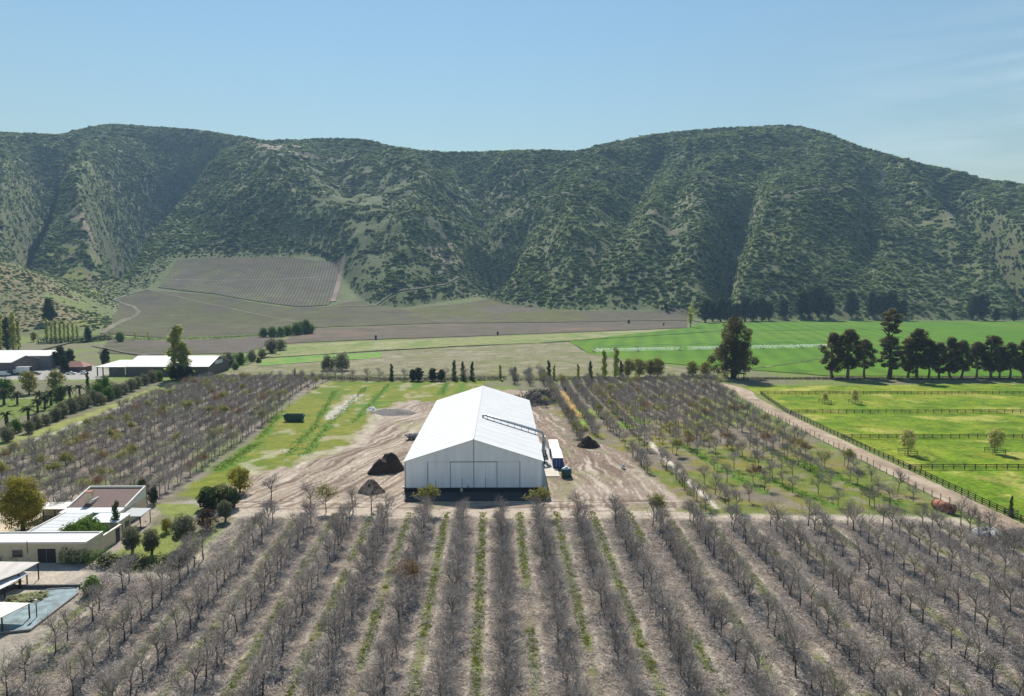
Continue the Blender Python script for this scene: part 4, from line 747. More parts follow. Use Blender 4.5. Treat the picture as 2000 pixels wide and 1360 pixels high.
for yy in (-L, -.7, .7, L): MB().tube([(ro * 1.03 * math.cos(2 * math.pi * k / 24), yy, .93 + ro * 1.03 * math.sin(2 * math.pi * k / 24)) for k in range(25)], .06, 5, False).build('hoop', M_rust, cv)
bb = thing('oil_drum', 'black drum standing alone among sparse orchard trees', 'drum', (*G(1483, 920), 0)); MB().tube([(0, 0, 0), (0, 0, 1.15)], .5, 14).build('body', M_darkmetal, bb, True); MB().tube([(0, 0, 1.15), (0, 0, 1.2)], [.52, .5], 14).build('lid', M_darkmetal, bb)
sp_ = thing('feed_sack', 'white sack standing at the edge of the rutted earth', 'sack', (*G(1217, 916), 0)); MB().tube([(0, 0, 0), (0, 0, .3), (0, 0, .8), (0, 0, 1.0), (0, 0, 1.15)], [.4, .52, .48, .2, .26], 12).build('body', mat('white_sack', (0.7, 0.7, 0.68), .7, .1, 4), sp_, True); MB().tube([(0, 0, .97), (0, 0, 1.03)], .22, 10).build('tie', M_darkmetal, sp_)

# ------------------------------------------------------------------ paddock fences, wire fence
M_fence = mat('dark_stained_timber', (0.035, 0.028, 0.022), .85, .3, 5)
def rail_fence(lab, p, q, step, group='dark post and rail fences of the paddock'):
    p, q = np.array(p), np.array(q); L = np.linalg.norm(q - p); a = math.atan2(*(q - p)[::-1]); f = thing('paddock_fence', lab, 'fence', (*p, 0), a, group); n = int(L / step)
    pm = MB().box(-.075, .075, -.075, .075, -.1, 1.42).mesh('post', M_fence)
    for k in range(n + 1): put('post', pm, f, (L * k / n, 0, 0))
    for z in (.45, .85, 1.25): MB().box(-.05, L + .05, -.115, -.078, z - .075, z + .075).build('rail', M_fence, f)
FX = 99.3
for y, lab, off in ((297.5, 'dark rail fence across the paddock close to the eucalyptus row', 6), (254, 'dark rail fence across the paddock, second from the eucalyptus row', 1.2), (212, 'dark rail fence across the paddock behind the two yellow saplings', 0), (176, 'dark rail fence across the paddock in front of the two yellow saplings', 0)):
    rail_fence(lab, (FX + off + .3, y), (FX + 190, y - 1), 2.75 if y > 250 else 2.6)
rail_fence('dark rail fence along the dirt road, stretch by the front orchard', (FX - .8, 120), (FX, 176), 2.3); rail_fence('dark rail fence along the dirt road beside the saplings', (FX, 176.3), (FX + .3, 254), 2.4); rail_fence('dark rail fence along the dirt road where it bends at the great eucalyptus', (FX + .35, 254.3), (FX + 6.5, 299), 2.5)
wf = thing('wire_fence', 'thin post and wire fence between the dirt road and the sparse orchard', 'fence', (91.2, 134, 0)); M_post = mat('grey_fence_post', (0.13, 0.11, 0.09), .9, .3, 5); pm = MB().box(-.06, .06, -.06, .06, -.1, 1.5).mesh('post', M_post)
for k in range(58): put('post', pm, wf, (.6 * math.sin(k * .12) * .3 + k * .035, k * 3.2, 0), 0, (1, 1, 1 + .2 * math.sin(k * 5.1)))
for z in (.5, .95, 1.35): MB().tube([(k * .035 + .6 * math.sin(k * .12) * .3, k * 3.2, z) for k in range(58)], .012, 3).build('wire', M_steel, wf)
M_guard = mat('grey_guard_timber', (0.11, 0.095, 0.08), .9, .3, 5)
def guard(x, y, lab, s=1.7):
    g = thing('tree_guard', lab, 'tree guard', (x, y, .05), 0, 'square timber guards round the paddock saplings')
    for a in (-s, s):
        for b in (-s, s): MB().box(a - .06, a + .06, b - .06, b + .06, 0, 1.35).build('post', M_guard, g)
        for z in (.6, 1.15): MB().box(-s - .1, s + .1, a - .085 - .03 * np.sign(a), a - .063 - .03 * np.sign(a), z - .06, z + .06).build('rail', M_guard, g); MB().box(a + .063, a + .09, -s, s, z - .05, z + .05).build('rail', M_guard, g)

# ------------------------------------------------------------------ trees and shrubs
LIB = {}
def clumps(seed, h, r, z0, n, k, squash=.75, top=1.0, sz=.45):
    g = random.Random(seed); bl = []
    for i in range(k):
        t = (i + .5) / k; z = z0 + (h - z0) * t; w = r * (math.sin(math.pi * min(1, .12 + t * .86)) ** .7) * top; a = i * 2.4 + g.random(); q = w * g.uniform(.25, .95 - sz * .45); s = r * sz * g.uniform(.72, 1.22)
        bl.append((math.cos(a) * q, math.sin(a) * q, z, s, s, s * squash, n / k))
    return bl
def lib(kind, i, h, tr_, r, crown, m, size, bark=M_bark, limbs=6, spread=.3, bare=.4, **k): LIB.setdefault(kind, []).append((trunk_mesh(kind + '_trunk', h, tr_, bark, i, limbs, spread, bare), lm(kind + '_crown', crown, size, 500 + i, m, **k)))
for i in range(7): lib('euc', i, 20, .42, 5, clumps(i + 20, 19.5, 4.6, 3.6 + i % 3, 5200, 34, .95, 1.0, .30), M_euc, .34, M_greybark, 10, .16, .3, shell=.15)
for i in range(2): lib('bigeuc', i, 30, 1.1, 10, clumps(i + 40, 28, 11.0, 5.0, 9000, 40, .9, 1.0, .27) + clumps(i + 44, 18, 12.5, 2.6, 5500, 20, .9, 1.0, .26), M_euc, .42, M_bark, 9, .2, .15, shell=.3)
lib('talleuc', 0, 34, .7, 5, clumps(60, 20, 5.2, 5, 3600, 20, .7, 1, .34) + clumps(61, 33.5, 4.6, 22.5, 2600, 12, .7, 1, .36), M_euc, .4, M_bark, 12, .16, .25, shell=.25)
for i in range(3): lib('poplar', i, 12, .22, 1.6, [(math.sin(k * 2.1) * .35, math.cos(k * 2.1) * .35, 1.6 + k * 1.05, 1.3 - .07 * k, 1.3 - .07 * k, 1.1, 260) for k in range(10)], M_poplar, .2, M_greybark, 8, .14, .2, shell=.3)
for i in range(2): lib('cypress', i, 8, .18, 1.1, [(math.sin(k * 2.3) * .2, math.cos(k * 2.3) * .2, .8 + k * .85, 1.0 - .08 * k, 1.0 - .08 * k, .85, 190) for k in range(9)], M_cyp, .16, M_bark, 4, .08, .3, shell=.4)
for i in range(4): lib('bush', i, 3.4, .16, 2, clumps(i + 70, 3.3, 2.0, .6, 1500, 10, .9) + [(0, 0, 1.5, 1.5, 1.5, 1.3, 500)], M_olive, .15, M_bark, 6, .4, .2, shell=.35)
for i in range(3): lib('greenbush', i, 3.2, .16, 2, clumps(i + 80, 3.1, 2.0, .5, 1500, 10, .9) + [(0, 0, 1.4, 1.5, 1.5, 1.3, 500)], M_green, .16, M_bark, 6, .4, .2, shell=.35)
for i in range(4): lib('darktree', i, 9, .3, 3, clumps(i + 90, 9, 2.8, 1.6, 2600, 13, .9) + [(0, 0, 4.5, 1.8, 1.8, 3, 700)], M_dark, .27, M_bark, 6, .3, .2, shell=.35)
for i in range(3): lib('pine', i, 24, .5, 4, clumps(i + 100, 24, 4.2, 2.0, 2600, 14, 1.3), M_dark, .55, M_bark, 6, .15, .2, shell=.3)
for i in range(2): lib('leafy', i, 6, .2, 3, clumps(i + 110, 6, 2.8, 1.4, 2200, 13, .8), M_budleaf, .2, M_bark, 8, .4, .25, shell=.2)
lib('round', 0, 9, .34, 4.4, clumps(120, 9, 4.1, 2.0, 7000, 20, .85) + [(0, 0, 5.2, 3.6, 3.6, 3.0, 2500)], M_yellow, .2, M_bark, 9, .38, .2, shell=.5)
lib('maroon', 0, 3, .12, 1.8, clumps(121, 3, 1.7, .5, 1400, 10), M_maroon, .14, M_bark, 6, .4, .2, shell=.3)
lib('lime', 0, 4.5, .16, 2.8, clumps(122, 4.5, 2.6, 1.0, 2200, 12), M_yellow, .17, M_bark, 6, .4, .2, shell=.25)
lib('oliveround', 0, 4.4, .22, 2.2, clumps(123, 4.4, 1.9, 1.3, 2600, 12, .9) + [(0, 0, 2.7, 1.6, 1.6, 1.4, 900)], M_olive, .13, M_bark, 8, .38, .25, shell=.4)
lib('topiary', 0, 5, .3, 4, [(0, 0, 2.6, 3.9, 2.4, 2.3, 4200), (-2.4, .2, 2.3, 1.8, 2.2, 2.2, 1500), (2.3, -.2, 2.2, 1.9, 2.1, 2.0, 1500)], M_dark, .17, M_bark, 4, .3, .2, shell=.75)
for i in range(2): lib('sapling', i, 5.4, .12, 2, clumps(i + 130, 5.4, 2.3, 1.9, 2000, 18, .8, 1.0, .34), M_pale, .16, M_greybark, 9, .4, .35, shell=.1)
for i in range(2): lib('pale', i, 9, .2, 2, clumps(i + 140, 9, 1.9, 2.0, 1000, 10, .9), M_poplar, .24, M_greybark, 8, .2, .25, shell=.2)
def palm(seed):
    g = random.Random(seed); V = []; T0 = []
    for k in range(38):
        a = g.random() * 6.28; el = g.uniform(-.5, 1.25); L = g.uniform(1.6, 2.3); c, s = math.cos(a), math.sin(a); p0 = np.array([0, 0, 3.4])
        for q in range(5):
            t0, t1 = q / 5, (q + 1) / 5; f = lambda t: p0 + np.array([c * L * t * math.cos(el * .8), s * L * t * math.cos(el * .8), L * (t * math.sin(el) - .55 * t * t)]); w = np.array([-s, c, 0]) * .24 * (1 - abs(t0 - .35)); 
            V += [f(t0) - w, f(t0) + w - np.array([0, 0, .12]), f(t1) + w * .9 - np.array([0, 0, .12]), f(t1) - w * .9]; T0.append(g.random())
    b = MB().tube([(0, 0, -.1), (0, 0, 1), (.05, 0, 2.4), (.05, 0, 3.5)], [.38, .3, .28, .34], 9); return b.mesh('palm_trunk', M_bark, True), mesh_np('palm_crown', V, np.arange(len(V)).reshape(-1, 4), M_palm, {'tint': ('FLOAT', 'FACE', np.array(T0, np.float32))})
LIB['palm'] = [palm(1), palm(2)]
CNT = {}
def plant(kind, name, lab, cat, x, y, s=1.0, group=None, v=None, z=None, rz=None):
    i = CNT.get(kind, 0); CNT[kind] = i + 1; t, c = LIB[kind][(i if v is None else v) % len(LIB[kind])]
    o = thing(name, lab, cat, (x, y, (float(hgt(x, y)) if z is None else z) - .1), random.random() * 6.28 if rz is None else rz, group, s); put('trunk', t, o); put('crown', c, o); return o
# the great eucalyptus and the eucalyptus row
x, y = G(1432, 739); plant('bigeuc', 'eucalyptus_tree', 'great dark eucalyptus standing alone at the bend of the dirt road', 'tree', x, y, 1.0)
EU = [(1627, 20, 655), (1652, 20, 648), (1690, 0, 668), (1770, 0, 665), (1793, 0, 648), (1815, 0, 668), (1830, 0, 672), (1853, 0, 663), (1874, 0, 668), (1908, 0, 672), (1936, 0, 660), (1954, 0, 682), (1968, 0, 672), (1995, 0, 668), (2030, 0, 660)]
for k, (p, _, tp) in enumerate(EU):
    x, y = G(p, 738); h = (738 - tp) / F * y * 1.08; plant('euc', 'eucalyptus_tree', f'dark eucalyptus in the row behind the paddock, {nth(k)} from the great lone eucalyptus', 'tree', x, y + random.uniform(-2, 2), (h / 20 * 1.38, h / 20 * 1.38, h / 20), 'eucalyptus row behind the paddock', k)
x, y = G(1737, 738); plant('talleuc', 'eucalyptus_tree', 'tallest eucalyptus, towering over the row behind the paddock', 'tree', x, y, (1.35, 1.35, .98))
# dark trees at the foot of the hill
for k, (p, b, tp, kd) in enumerate([(1378, 630, 588, 'pine'), (1392, 628, 592, 'pine'), (1408, 629, 586, 'pine'), (1422, 629, 590, 'pine'), (1438, 628, 596, 'pine'), (1455, 628, 583, 'pine'), (1472, 627, 590, 'pine'), (1488, 627, 586, 'pine'), (1502, 626, 594, 'pine'), (1530, 622, 588, 'pine'), (1566, 618, 574, 'pine'), (1582, 620, 572, 'pine'), (1597, 618, 565, 'pine'), (1618, 620, 580, 'pine'), (1662, 618, 572, 'pine'), (1703, 618, 575, 'pine'), (1722, 620, 580, 'pine'), (1740, 618, 572, 'pine'), (1762, 622, 588, 'pine'), (1900, 624, 582, 'pine'), (1918, 624, 578, 'pine'), (1945, 628, 606, 'pine'), (1980, 628, 604, 'pine')]):
    x, y, z = hit(p, b); h = (b - tp) / F * y * 1.05 * 24 / 9; kd = 'darktree'; plant(kd, 'evergreen_tree', f'dark evergreen at the hill foot behind the green field, {nth(k)} from the vineyard corner', 'tree', x, y, h / 24, 'dark evergreens along the hill foot', k, z)
for p, b, tp, lab in ((1348, 640, 600, 'pale green poplar at the corner of the vineyard and green field'), (1352, 626, 592, 'pale green tree by the hill foot above the vineyard corner')):
    x, y, z = hit(p, b); plant('pale', 'poplar_tree', lab, 'tree', x, y, (b - tp) / F * y / 9, None, None, z)
# line of poplars, cypresses and hedges across the end of the orchards
for k, (p, b, tp, kd) in enumerate([(576, 733, 719, 'cypress'), (765, 742, 711, 'cypress'), (806, 744, 722, 'darktree'), (818, 744, 719, 'darktree'), (845, 744, 720, 'darktree'), (862, 744, 722, 'darktree'), (887, 742, 704, 'cypress'), (904, 742, 707, 'cypress'), (922, 742, 707, 'cypress'), (977, 742, 712, 'poplar'), (1006, 742, 717, 'cypress'), (1072, 743, 704, 'cypress'), (1082, 742, 712, 'poplar'), (1129, 742, 710, 'poplar'), (1153, 742, 706, 'cypress'), (1180, 740, 683, 'poplar'), (1203, 738, 676, 'poplar'), (1213, 738, 705, 'cypress'), (1226, 738, 703, 'leafy'), (1248, 737, 702, 'leafy'), (1270, 736, 705, 'leafy'), (1285, 737, 701, 'leafy'), (1352, 736, 707, 'leafy'), (1378, 736, 708, 'leafy')]):
    x, y = G(p, b); hh = (b - tp) / F * y; base = {'cypress': 8, 'darktree': 9, 'poplar': 12, 'leafy': 6}[kd]; nm = {'cypress': 'cypress_tree', 'darktree': 'evergreen_shrub', 'poplar': 'poplar_tree', 'leafy': 'leafy_tree'}[kd]; s = hh / base; w = min(s * 1.45, 1.5) if kd != 'poplar' else s * 1.15
    plant(kd, nm, {'cypress': 'slim dark cypress', 'darktree': 'broad dark shrub', 'poplar': 'slim pale poplar', 'leafy': 'yellow-green tree'}[kd] + f' in the line beyond the orchards, {nth(k)} from the long shed', 'tree', x, y, (w, w, s), 'plants in the hedge line beyond the orchards')
def hedge(lab, pts, w, h, m, seed, size=.16, dens=60, name='hedge', z=0):
    P = pol([G(*p) for p in pts], max(3, int(sum(np.hypot(*(np.array(G(*pts[i + 1])) - np.array(G(*pts[i])))) for i in range(len(pts) - 1)) / (w * .55)))); g = random.Random(seed)
    return tag(put(name, lm(name, [(q[0] + g.gauss(0, w * .07), q[1] + g.gauss(0, w * .07), h * .5 + z, w * .56, w * .56, h * .55 * g.uniform(.8, 1.15), dens) for q in P], size, seed, m, shell=.6)), lab, 'hedge')
hedge('long low dark hedge across the end of the grass lot behind the barn', [(560, 741), (640, 741), (760, 744), (900, 744), (985, 742)], 2.2, 2.0, M_dark, 1, .2, 110)
hedge('broken dark hedge across the end of the bare rows beyond the brush heap', [(1005, 743), (1080, 743), (1140, 741), (1190, 741)], 1.8, 1.5, M_dark, 2, .2, 50)
hedge('dark bushes at the road bend before the great eucalyptus', [(1335, 737), (1378, 740), (1398, 740)], 2.4, 2.2, M_dark, 3, .2, 90)
hedge('dark scrub line under the eucalyptus row', [(1450, 741), (1620, 741), (1800, 741), (2000, 741)], 1.5, 1.1, M_dark, 4, .22, 40)
hedge('hedge of mixed shrubs below the slope vineyard beside the poplar', [(215, 662), (300, 664), (400, 663), (520, 656)], 3.4, 2.0, M_scrub, 5, .4, 50)
hedge('dark hedge line under the pale poplars on the valley edge', [(80, 672), (160, 670), (215, 664)], 5, 5, M_dark, 6, .5, 110)
for k, (p, b, s, kd) in enumerate([(425, 718, 1.9, 'bush'), (448, 716, 2.2, 'bush'), (470, 712, 2.0, 'greenbush'), (492, 706, 1.8, 'bush'), (512, 700, 1.7, 'bush'), (530, 690, 2.6, 'bush'), (548, 685, 2.2, 'bush'), (412, 722, 1.3, 'greenbush'), (460, 722, 1.2, 'greenbush'), (505, 709, 1.0, 'greenbush'), (640, 724, 2.2, 'bush'), (668, 724, 2.6, 'bush')]):
    x, y = G(p, b); plant(kd, 'shrub', f'rounded shrub on the ditch between the two far fields, {nth(k)} from the long shed', 'shrub', x, y, s, 'shrubs along the ditch')
for k, (p, b, s) in enumerate([(515, 659, 2.4), (532, 659, 2.6), (548, 658, 2.5), (562, 656, 2.6), (580, 655, 3.2), (597, 653, 3.8), (605, 652, 2.6)]):
    x, y, z = hit(p, b); plant('greenbush', 'leafy_tree', f'bright green tree beside the vineyard edge, {nth(k)} in the clump counted towards the barn', 'tree', x, y, s, 'green trees at the vineyard edge', None, z)
# boundary hedge of round grey bushes
HB = [(15, 862), (30, 845, 1), (58, 846), (72, 836), (90, 830), (108, 822), (122, 815), (140, 806), (155, 800), (170, 796), (182, 788), (196, 790), (212, 782, 1), (228, 776), (242, 770), (256, 764), (268, 758), (282, 752), (296, 747), (310, 744, 1)]
for k, q in enumerate(HB):
    x, y = G(q[0], q[1]); plant('greenbush' if len(q) > 2 else 'bush', 'hedge_bush', f'round bush in the boundary hedge of the bare orchard, {nth(k)} from its low end', 'bush', x, y, random.uniform(1.0, 1.3) * (1 + .2 * (y > 250)), 'bushes of the boundary hedge')
x, y = G(346, 741); plant('poplar', 'poplar_tree', 'tall twin-crowned poplar standing before the long shed', 'tree', x, y, (3.6, 3.6, 2.15), None, 0); x, y = G(362, 741); plant('poplar', 'poplar_tree', 'shorter poplar leaning on the tall one before the long shed', 'tree', x, y, (2.6, 2.6, 1.45), None, 1)
for k, p in enumerate((338, 352, 370)): x, y = G(p, 743); plant('darktree', 'evergreen_shrub', f'dark shrub at the foot of the tall poplar, {nth(k)} towards the barn', 'shrub', x, y, (.9, .9, .7), 'dark shrubs under the tall poplar')
for k, (p, b, tp) in enumerate([(92, 668, 622), (101, 668, 626), (109, 668, 624), (118, 668, 628), (126, 668, 626), (134, 668, 630), (143, 668, 630), (151, 668, 634)]): x, y = G(p, b); plant('poplar', 'poplar_tree', f'pale green poplar in the row under the grassy foothill, {nth(k)} counted towards the barn', 'tree', x, y, ((b - tp) / F * y / 12 * .8,) * 2 + ((b - tp) / F * y / 12,), 'poplar row under the foothill')
for k, (p, b, tp, kd) in enumerate([(2, 682, 612, 'poplar'), (14, 684, 622, 'pine'), (26, 684, 608, 'poplar'), (36, 682, 625, 'poplar'), (98, 650, 604, 'darktree'), (172, 668, 640, 'darktree'), (66, 668, 650, 'leafy'), (235, 668, 650, 'greenbush'), (264, 664, 648, 'pale'), (290, 664, 648, 'pale')]):
    x, y = G(p, b); hh = (b - tp) / F * y; base = {'poplar': 12, 'pine': 24, 'darktree': 9, 'leafy': 6, 'greenbush': 3.2, 'pale': 9}[kd]; s = hh / base
    plant(kd, {'poplar': 'poplar_tree', 'pine': 'evergreen_tree', 'darktree': 'evergreen_tree', 'leafy': 'leafy_tree', 'greenbush': 'leafy_tree', 'pale': 'poplar_tree'}[kd], ['tall poplar behind the end of the gable shed', 'dark evergreen between poplars behind the gable shed', 'tallest poplar behind the gable shed', 'slender poplar at the edge of the group behind the gable shed', 'dark tree above the pale poplar row on the foothill', 'dark tree at the end of the pale poplar row', 'tan tree before the pale poplar row', 'green tree where the vineyard track leaves the valley', 'thin pale tree on the hedge beneath the vineyard', 'second thin pale tree on the hedge beneath the vineyard'][k], 'tree', x, y, s)
for k, (p, b, s) in enumerate([(118, 719, 3.0), (138, 716, 2.4), (206, 714, 2.4), (126, 728, 2.2)]): x, y = G(p, b); plant('darktree', 'evergreen_tree', ['dark tree shading the red-roofed house', 'dark tree behind the red-roofed house', 'dark tree between the red-roofed house and the long shed', 'dark bush beside the parked white cars'][k], 'tree', x, y, s * .42)
for k, (p, b, s, kd) in enumerate([(57, 770, 1.5, 'leafy'), (108, 768, 1.5, 'leafy'), (205, 765, 1.9, 'greenbush'), (190, 772, 1.5, 'greenbush'), (172, 768, 1.1, 'cypress'), (10, 775, 2.2, 'greenbush'), (116, 780, 1.7, 'greenbush')]): x, y = G(p, b); plant(kd, {'leafy': 'leafy_tree', 'greenbush': 'leafy_tree', 'cypress': 'cypress_tree'}[kd], ['yellow-green tree on the lawn before the gable shed', 'yellow-green tree on the lawn before the red-roofed house', 'bright green tree beside the boundary hedge', 'lime green tree between palm and boundary hedge', 'slim dark cypress on the lawn by the hedge', 'green tree at the picture edge of the garden', 'green tree behind the garden palms'][k], 'tree', x, y, s)
for k, (p, b) in enumerate([(8, 790), (34, 790), (78, 790), (120, 783), (137, 782), (156, 776), (14, 834), (56, 825), (74, 806), (88, 800), (100, 792)]): x, y = G(p, b); plant('palm', 'palm_tree', f'dark young palm in the garden beside the boundary hedge, {nth(k)} of its line', 'palm', x, y, random.uniform(1.2, 1.5), 'palms in the garden')
# paddock saplings and guards
for p, b, s, lab in ((1773, 888, 1.2, 'yellow-leaved paddock sapling, the one closer to the road in the fenced strip'), (1943, 886, 1.2, 'yellow-leaved paddock sapling, the one farther from the road'), (1670, 789, .95, 'pale green sapling in the far paddock strip'), (1611, 788, .75, 'thin bare sapling in the far paddock strip')):
    x, y = G(p, b); plant('sapling', 'sapling_tree', lab, 'sapling', x, y, s); guard(x, y, 'square timber guard round the ' + lab.replace('in the fenced strip', '').replace(' paddock', '').strip())
x, y = G(1974, 1008); plant('cypress', 'conifer_sapling', 'small dark conifer inside the paddock corner by the road fence', 'sapling', x, y, (.55, .55, .5)); guard(x, y, 'dark guard round the small conifer in the paddock corner', .8)
st = thing('cattle_shelter', 'small dark timber stand beside the great eucalyptus trunk', 'shelter', (*G(1447, 741), 0))
for a in (-1.6, 1.6):
    for b in (-1, 1): MB().box(a - .12, a + .12, b - .12, b + .12, 0, 2.6).build('post', M_fence, st)
MB().slab([(-2, -1.4, 2.7), (2, -1.4, 2.7), (2, 1.4, 2.95), (-2, 1.4, 2.95)], .12).build('roof', M_fence, st); MB().box(-1.5, 1.5, -1.05, -.95, .8, 1.0).build('rail', M_fence, st)
for k, (p, b, s, kd) in enumerate([(1300, 607, 1.0, 'darktree'), (1228, 633, .5, 'darktree'), (1296, 637, .35, 'darktree'), (972, 656, .4, 'darktree'), (734, 664, .4, 'darktree')]): x, y, z = hit(p, b); plant(kd, 'evergreen_shrub', ['lone dark tree in the vineyard below the hill', 'dark shrub on the track between vineyards', 'small dark shrub near the vineyard corner', 'small dark shrub on the meadow edge behind the barn', 'dark shrub on the fence of the reddish vineyard strip'][k], 'shrub', x, y, s, None, None, z)
for p, b, w, lab in ((655, 790, 1, ''),): pass

# ------------------------------------------------------------------ the house and its garden
M_cream = mat('cream_plaster', (0.62, 0.52, 0.36), .85, .1, 1.2); M_roofw = mat('white_roof_sheet', (0.66, 0.67, 0.68), .5, .06, 1); M_brown = mat('brown_roof_felt', (0.16, 0.105, 0.09), .85, .12, .8, stretch=(3, .5, 1)); M_glass = mat('dark_window_glass', (0.02, 0.025, 0.03), .15, spec=.6); M_wood = mat('dark_door_wood', (0.03, 0.027, 0.028), .6, .2, 3); M_par = mat('pale_parapet', (0.70, 0.66, 0.58), .8, .06, 2)
hs = thing('farmhouse', 'cream flat-roofed farmhouse with white sheet roofs, a brown sloping roof and a courtyard', 'house', (-76, 118.4, 0))
w_ = MB().box(-12, 8.5, 0, 5.2, -.1, 3.1); wall = w_.build('wall', M_cream, hs)
rf = MB().slab([(-12, .25, 3.13), (8.25, .25, 3.13), (8.25, 4.95, 3.2), (-12, 4.95, 3.2)], .12).build('roof', M_roofw, hs)
for (a, b, c, d) in ((-12, 8.5, 0, .22), (-12, 8.5, 4.98, 5.2), (8.27, 8.5, .22, 4.98)): MB().box(a, b, c, d, 3.102, 3.42).build('parapet', M_par, hs)
MB().box(-4.4, 1.0, 5.202, 16.2, -.1, 3.0).build('wall', M_cream, hs); lw = MB().slab([(-4.2, 5.3, 3.1), (.8, 5.3, 3.1), (.8, 16, 3.22), (-4.2, 16, 3.22)], .1).build('roof', M_roofw, hs)
for k in range(14): MB().box(-4.1, .75, 5.8 + k * .75, 5.86 + k * .75, 3.11 + .0112 * (k * .75), 3.16 + .0112 * (k * .75)).build('roof_rib', M_par, lw)
for x in (-4.4, .82): MB().box(x, x + .2, 5.202, 16.2, 3.002, 3.4).build('parapet', M_par, hs)
MB().box(-5.6, 5.4, 16.202, 27, -.1, 3.1).build('wall', M_cream, hs); MB().slab([(-5.5, 16.25, 3.2), (5.3, 16.25, 3.2), (5.3, 19.2, 3.25), (-5.5, 19.2, 3.25)], .1).build('roof', M_roofw, hs)
MB().slab([(-5.3, 19.22, 3.3), (5.1, 19.22, 3.3), (5.1, 26.7, 4.9), (-5.3, 26.7, 4.9)], .16).build('roof', M_brown, hs)
for x in (-5.6, 5.12):
    b = MB(); b.v = [(x, 19.0, 3.102), (x, 27, 3.102), (x, 27, 5.25), (x, 19.0, 3.5)] ; b.v += [(a + .3, c, d) for a, c, d in b.v]; b.f = [(0, 3, 2, 1), (4, 5, 6, 7), (0, 1, 5, 4), (1, 2, 6, 5), (2, 3, 7, 6), (3, 0, 4, 7)]; b.build('parapet', M_par, hs)
MB().box(-5.3, 5.12, 26.72, 27, 3.102, 5.25).build('parapet', M_par, hs)
ch = MB().box(-3.0, -1.9, 20.6, 21.6, 3.3, 5.7).build('chimney', M_cream, hs); MB().box(-3.1, -1.8, 20.5, 21.7, 5.7, 5.85).build('cap', mat('terracotta_cap', (0.3, 0.14, 0.08), .8), ch); MB().box(-1.7, -1.5, 19.6, 22.6, 3.9, 4.35).build('flue_wall', M_par, hs)
MB().box(2.2, 7.6, 11.5, 16.15, -.1, 2.85).build('wall', M_cream, hs); MB().slab([(2.0, 11.3, 2.95), (7.8, 11.3, 2.95), (7.8, 16.19, 3.1), (2.0, 16.19, 3.1)], .1).build('roof', M_roofw, hs)
MB().box(8.1, 8.4, 5.202, 11.4, -.1, 2.5).build('courtyard_wall', M_cream, hs); MB().box(8.05, 8.45, 5.21, 11.42, 2.502, 2.62).build('wall_cap', M_par, hs)
d = MB().box(.6, 3.5, -.05, -.002, 0, 2.3).build('garage_door', M_wood, hs); MB().box(2.0, 2.06, -.08, -.052, .1, 2.25).build('handle', M_grey, d)
for x0, x1 in ((-3.5, -1.8), (-7.2, -5.6)): f = MB().box(x0, x1, -.06, -.002, .9, 2.15).build('window', M_grey, hs); MB().box(x0 + .08, x1 - .08, -.075, -.062, .98, 2.07).build('pane', M_glass, f)
for y0, y1 in ((9.3, 10.6),): MB().box(8.402, 8.46, y0, y1, 0, 2.3).build('gate', M_wood, hs)
for y0, y1 in ((12.2, 13.2), (14.0, 15.6)): f = MB().box(7.602, 7.66, y0, y1, .9, 2.1).build('window', M_grey, hs); MB().box(7.662, 7.68, y0 + .08, y1 - .08, .98, 2.02).build('pane', M_glass, f)
MB().tube([(-1.0, -.05, 3.7), (-1.0, -.06, 1.6)], .05, 6).build('drainpipe', mat('rust_brown_pipe', (.16, .1, .07), .7), hs); MB().box(5.2, 5.4, -.12, -.002, 2.3, 2.5).build('wall_lamp', M_darkmetal, hs)
pg = thing('pergola', 'grey-roofed pergola over the terrace behind the farmhouse', 'pergola', (-68.8, 136.6, 0)); MB().slab([(-2.4, -1.8, 2.5), (2.2, -1.8, 2.4), (2.2, 2.4, 2.65), (-2.4, 2.4, 2.75)], .08).build('roof', mat('grey_corrugated_sheet', (0.33, 0.34, 0.34), .6, .15, 2), pg)
for a in (-2.2, 0, 2.0):
    for b in (-1.6, 2.2): MB().box(a - .06, a + .06, b - .06, b + .06, 0, 2.3).build('post', M_wood, pg)
sh = thing('lean_to', 'pale flat-roofed lean-to behind the round yellow-green tree', 'shed', (-86.5, 141.5, 0)); MB().slab([(-3.5, -2, 2.4), (3.5, -2, 2.4), (3.5, 2, 2.6), (-3.5, 2, 2.6)], .12).build('roof', M_par, sh); MB().box(-3.3, 3.3, 1.6, 1.8, 0, 2.3).build('wall', M_cream, sh)
for a in (-3.2, -1, 1.2, 3.2): MB().box(a - .07, a + .07, -1.8, -1.66, 0, 2.27).build('post', M_wood, sh)
def canopy(lab, pts, z, m, posts, name='carport'):
    P = [(*G(*p, zz), zz) for p, zz in zip(pts, z)]; c = thing(name, lab, 'canopy', (P[0][0], P[0][1], 0)); q = [(p[0] - P[0][0], p[1] - P[0][1], p[2]) for p in P]; ar = sum(q[i - 1][0] * q[i][1] - q[i][0] * q[i - 1][1] for i in range(len(q)))
    MB().slab(q if ar > 0 else q[::-1], .1).build('roof', m, c); ce = np.mean(np.array(q), 0)
    for i in posts: x, y, zz = np.array(q[i]) * .96 + ce * .04; MB().box(x - .07, x + .07, y - .07, y + .07, 0, zz - .12).build('post', M_darkmetal, c)
    return c
M_fib = mat('weathered_pale_sheet', (0.50, 0.46, 0.41), .7, .2, .6, stretch=(1, .3, 1)); M_creamsh = mat('cream_shade_sheet', (0.72, 0.66, 0.54), .6, .05, 1)
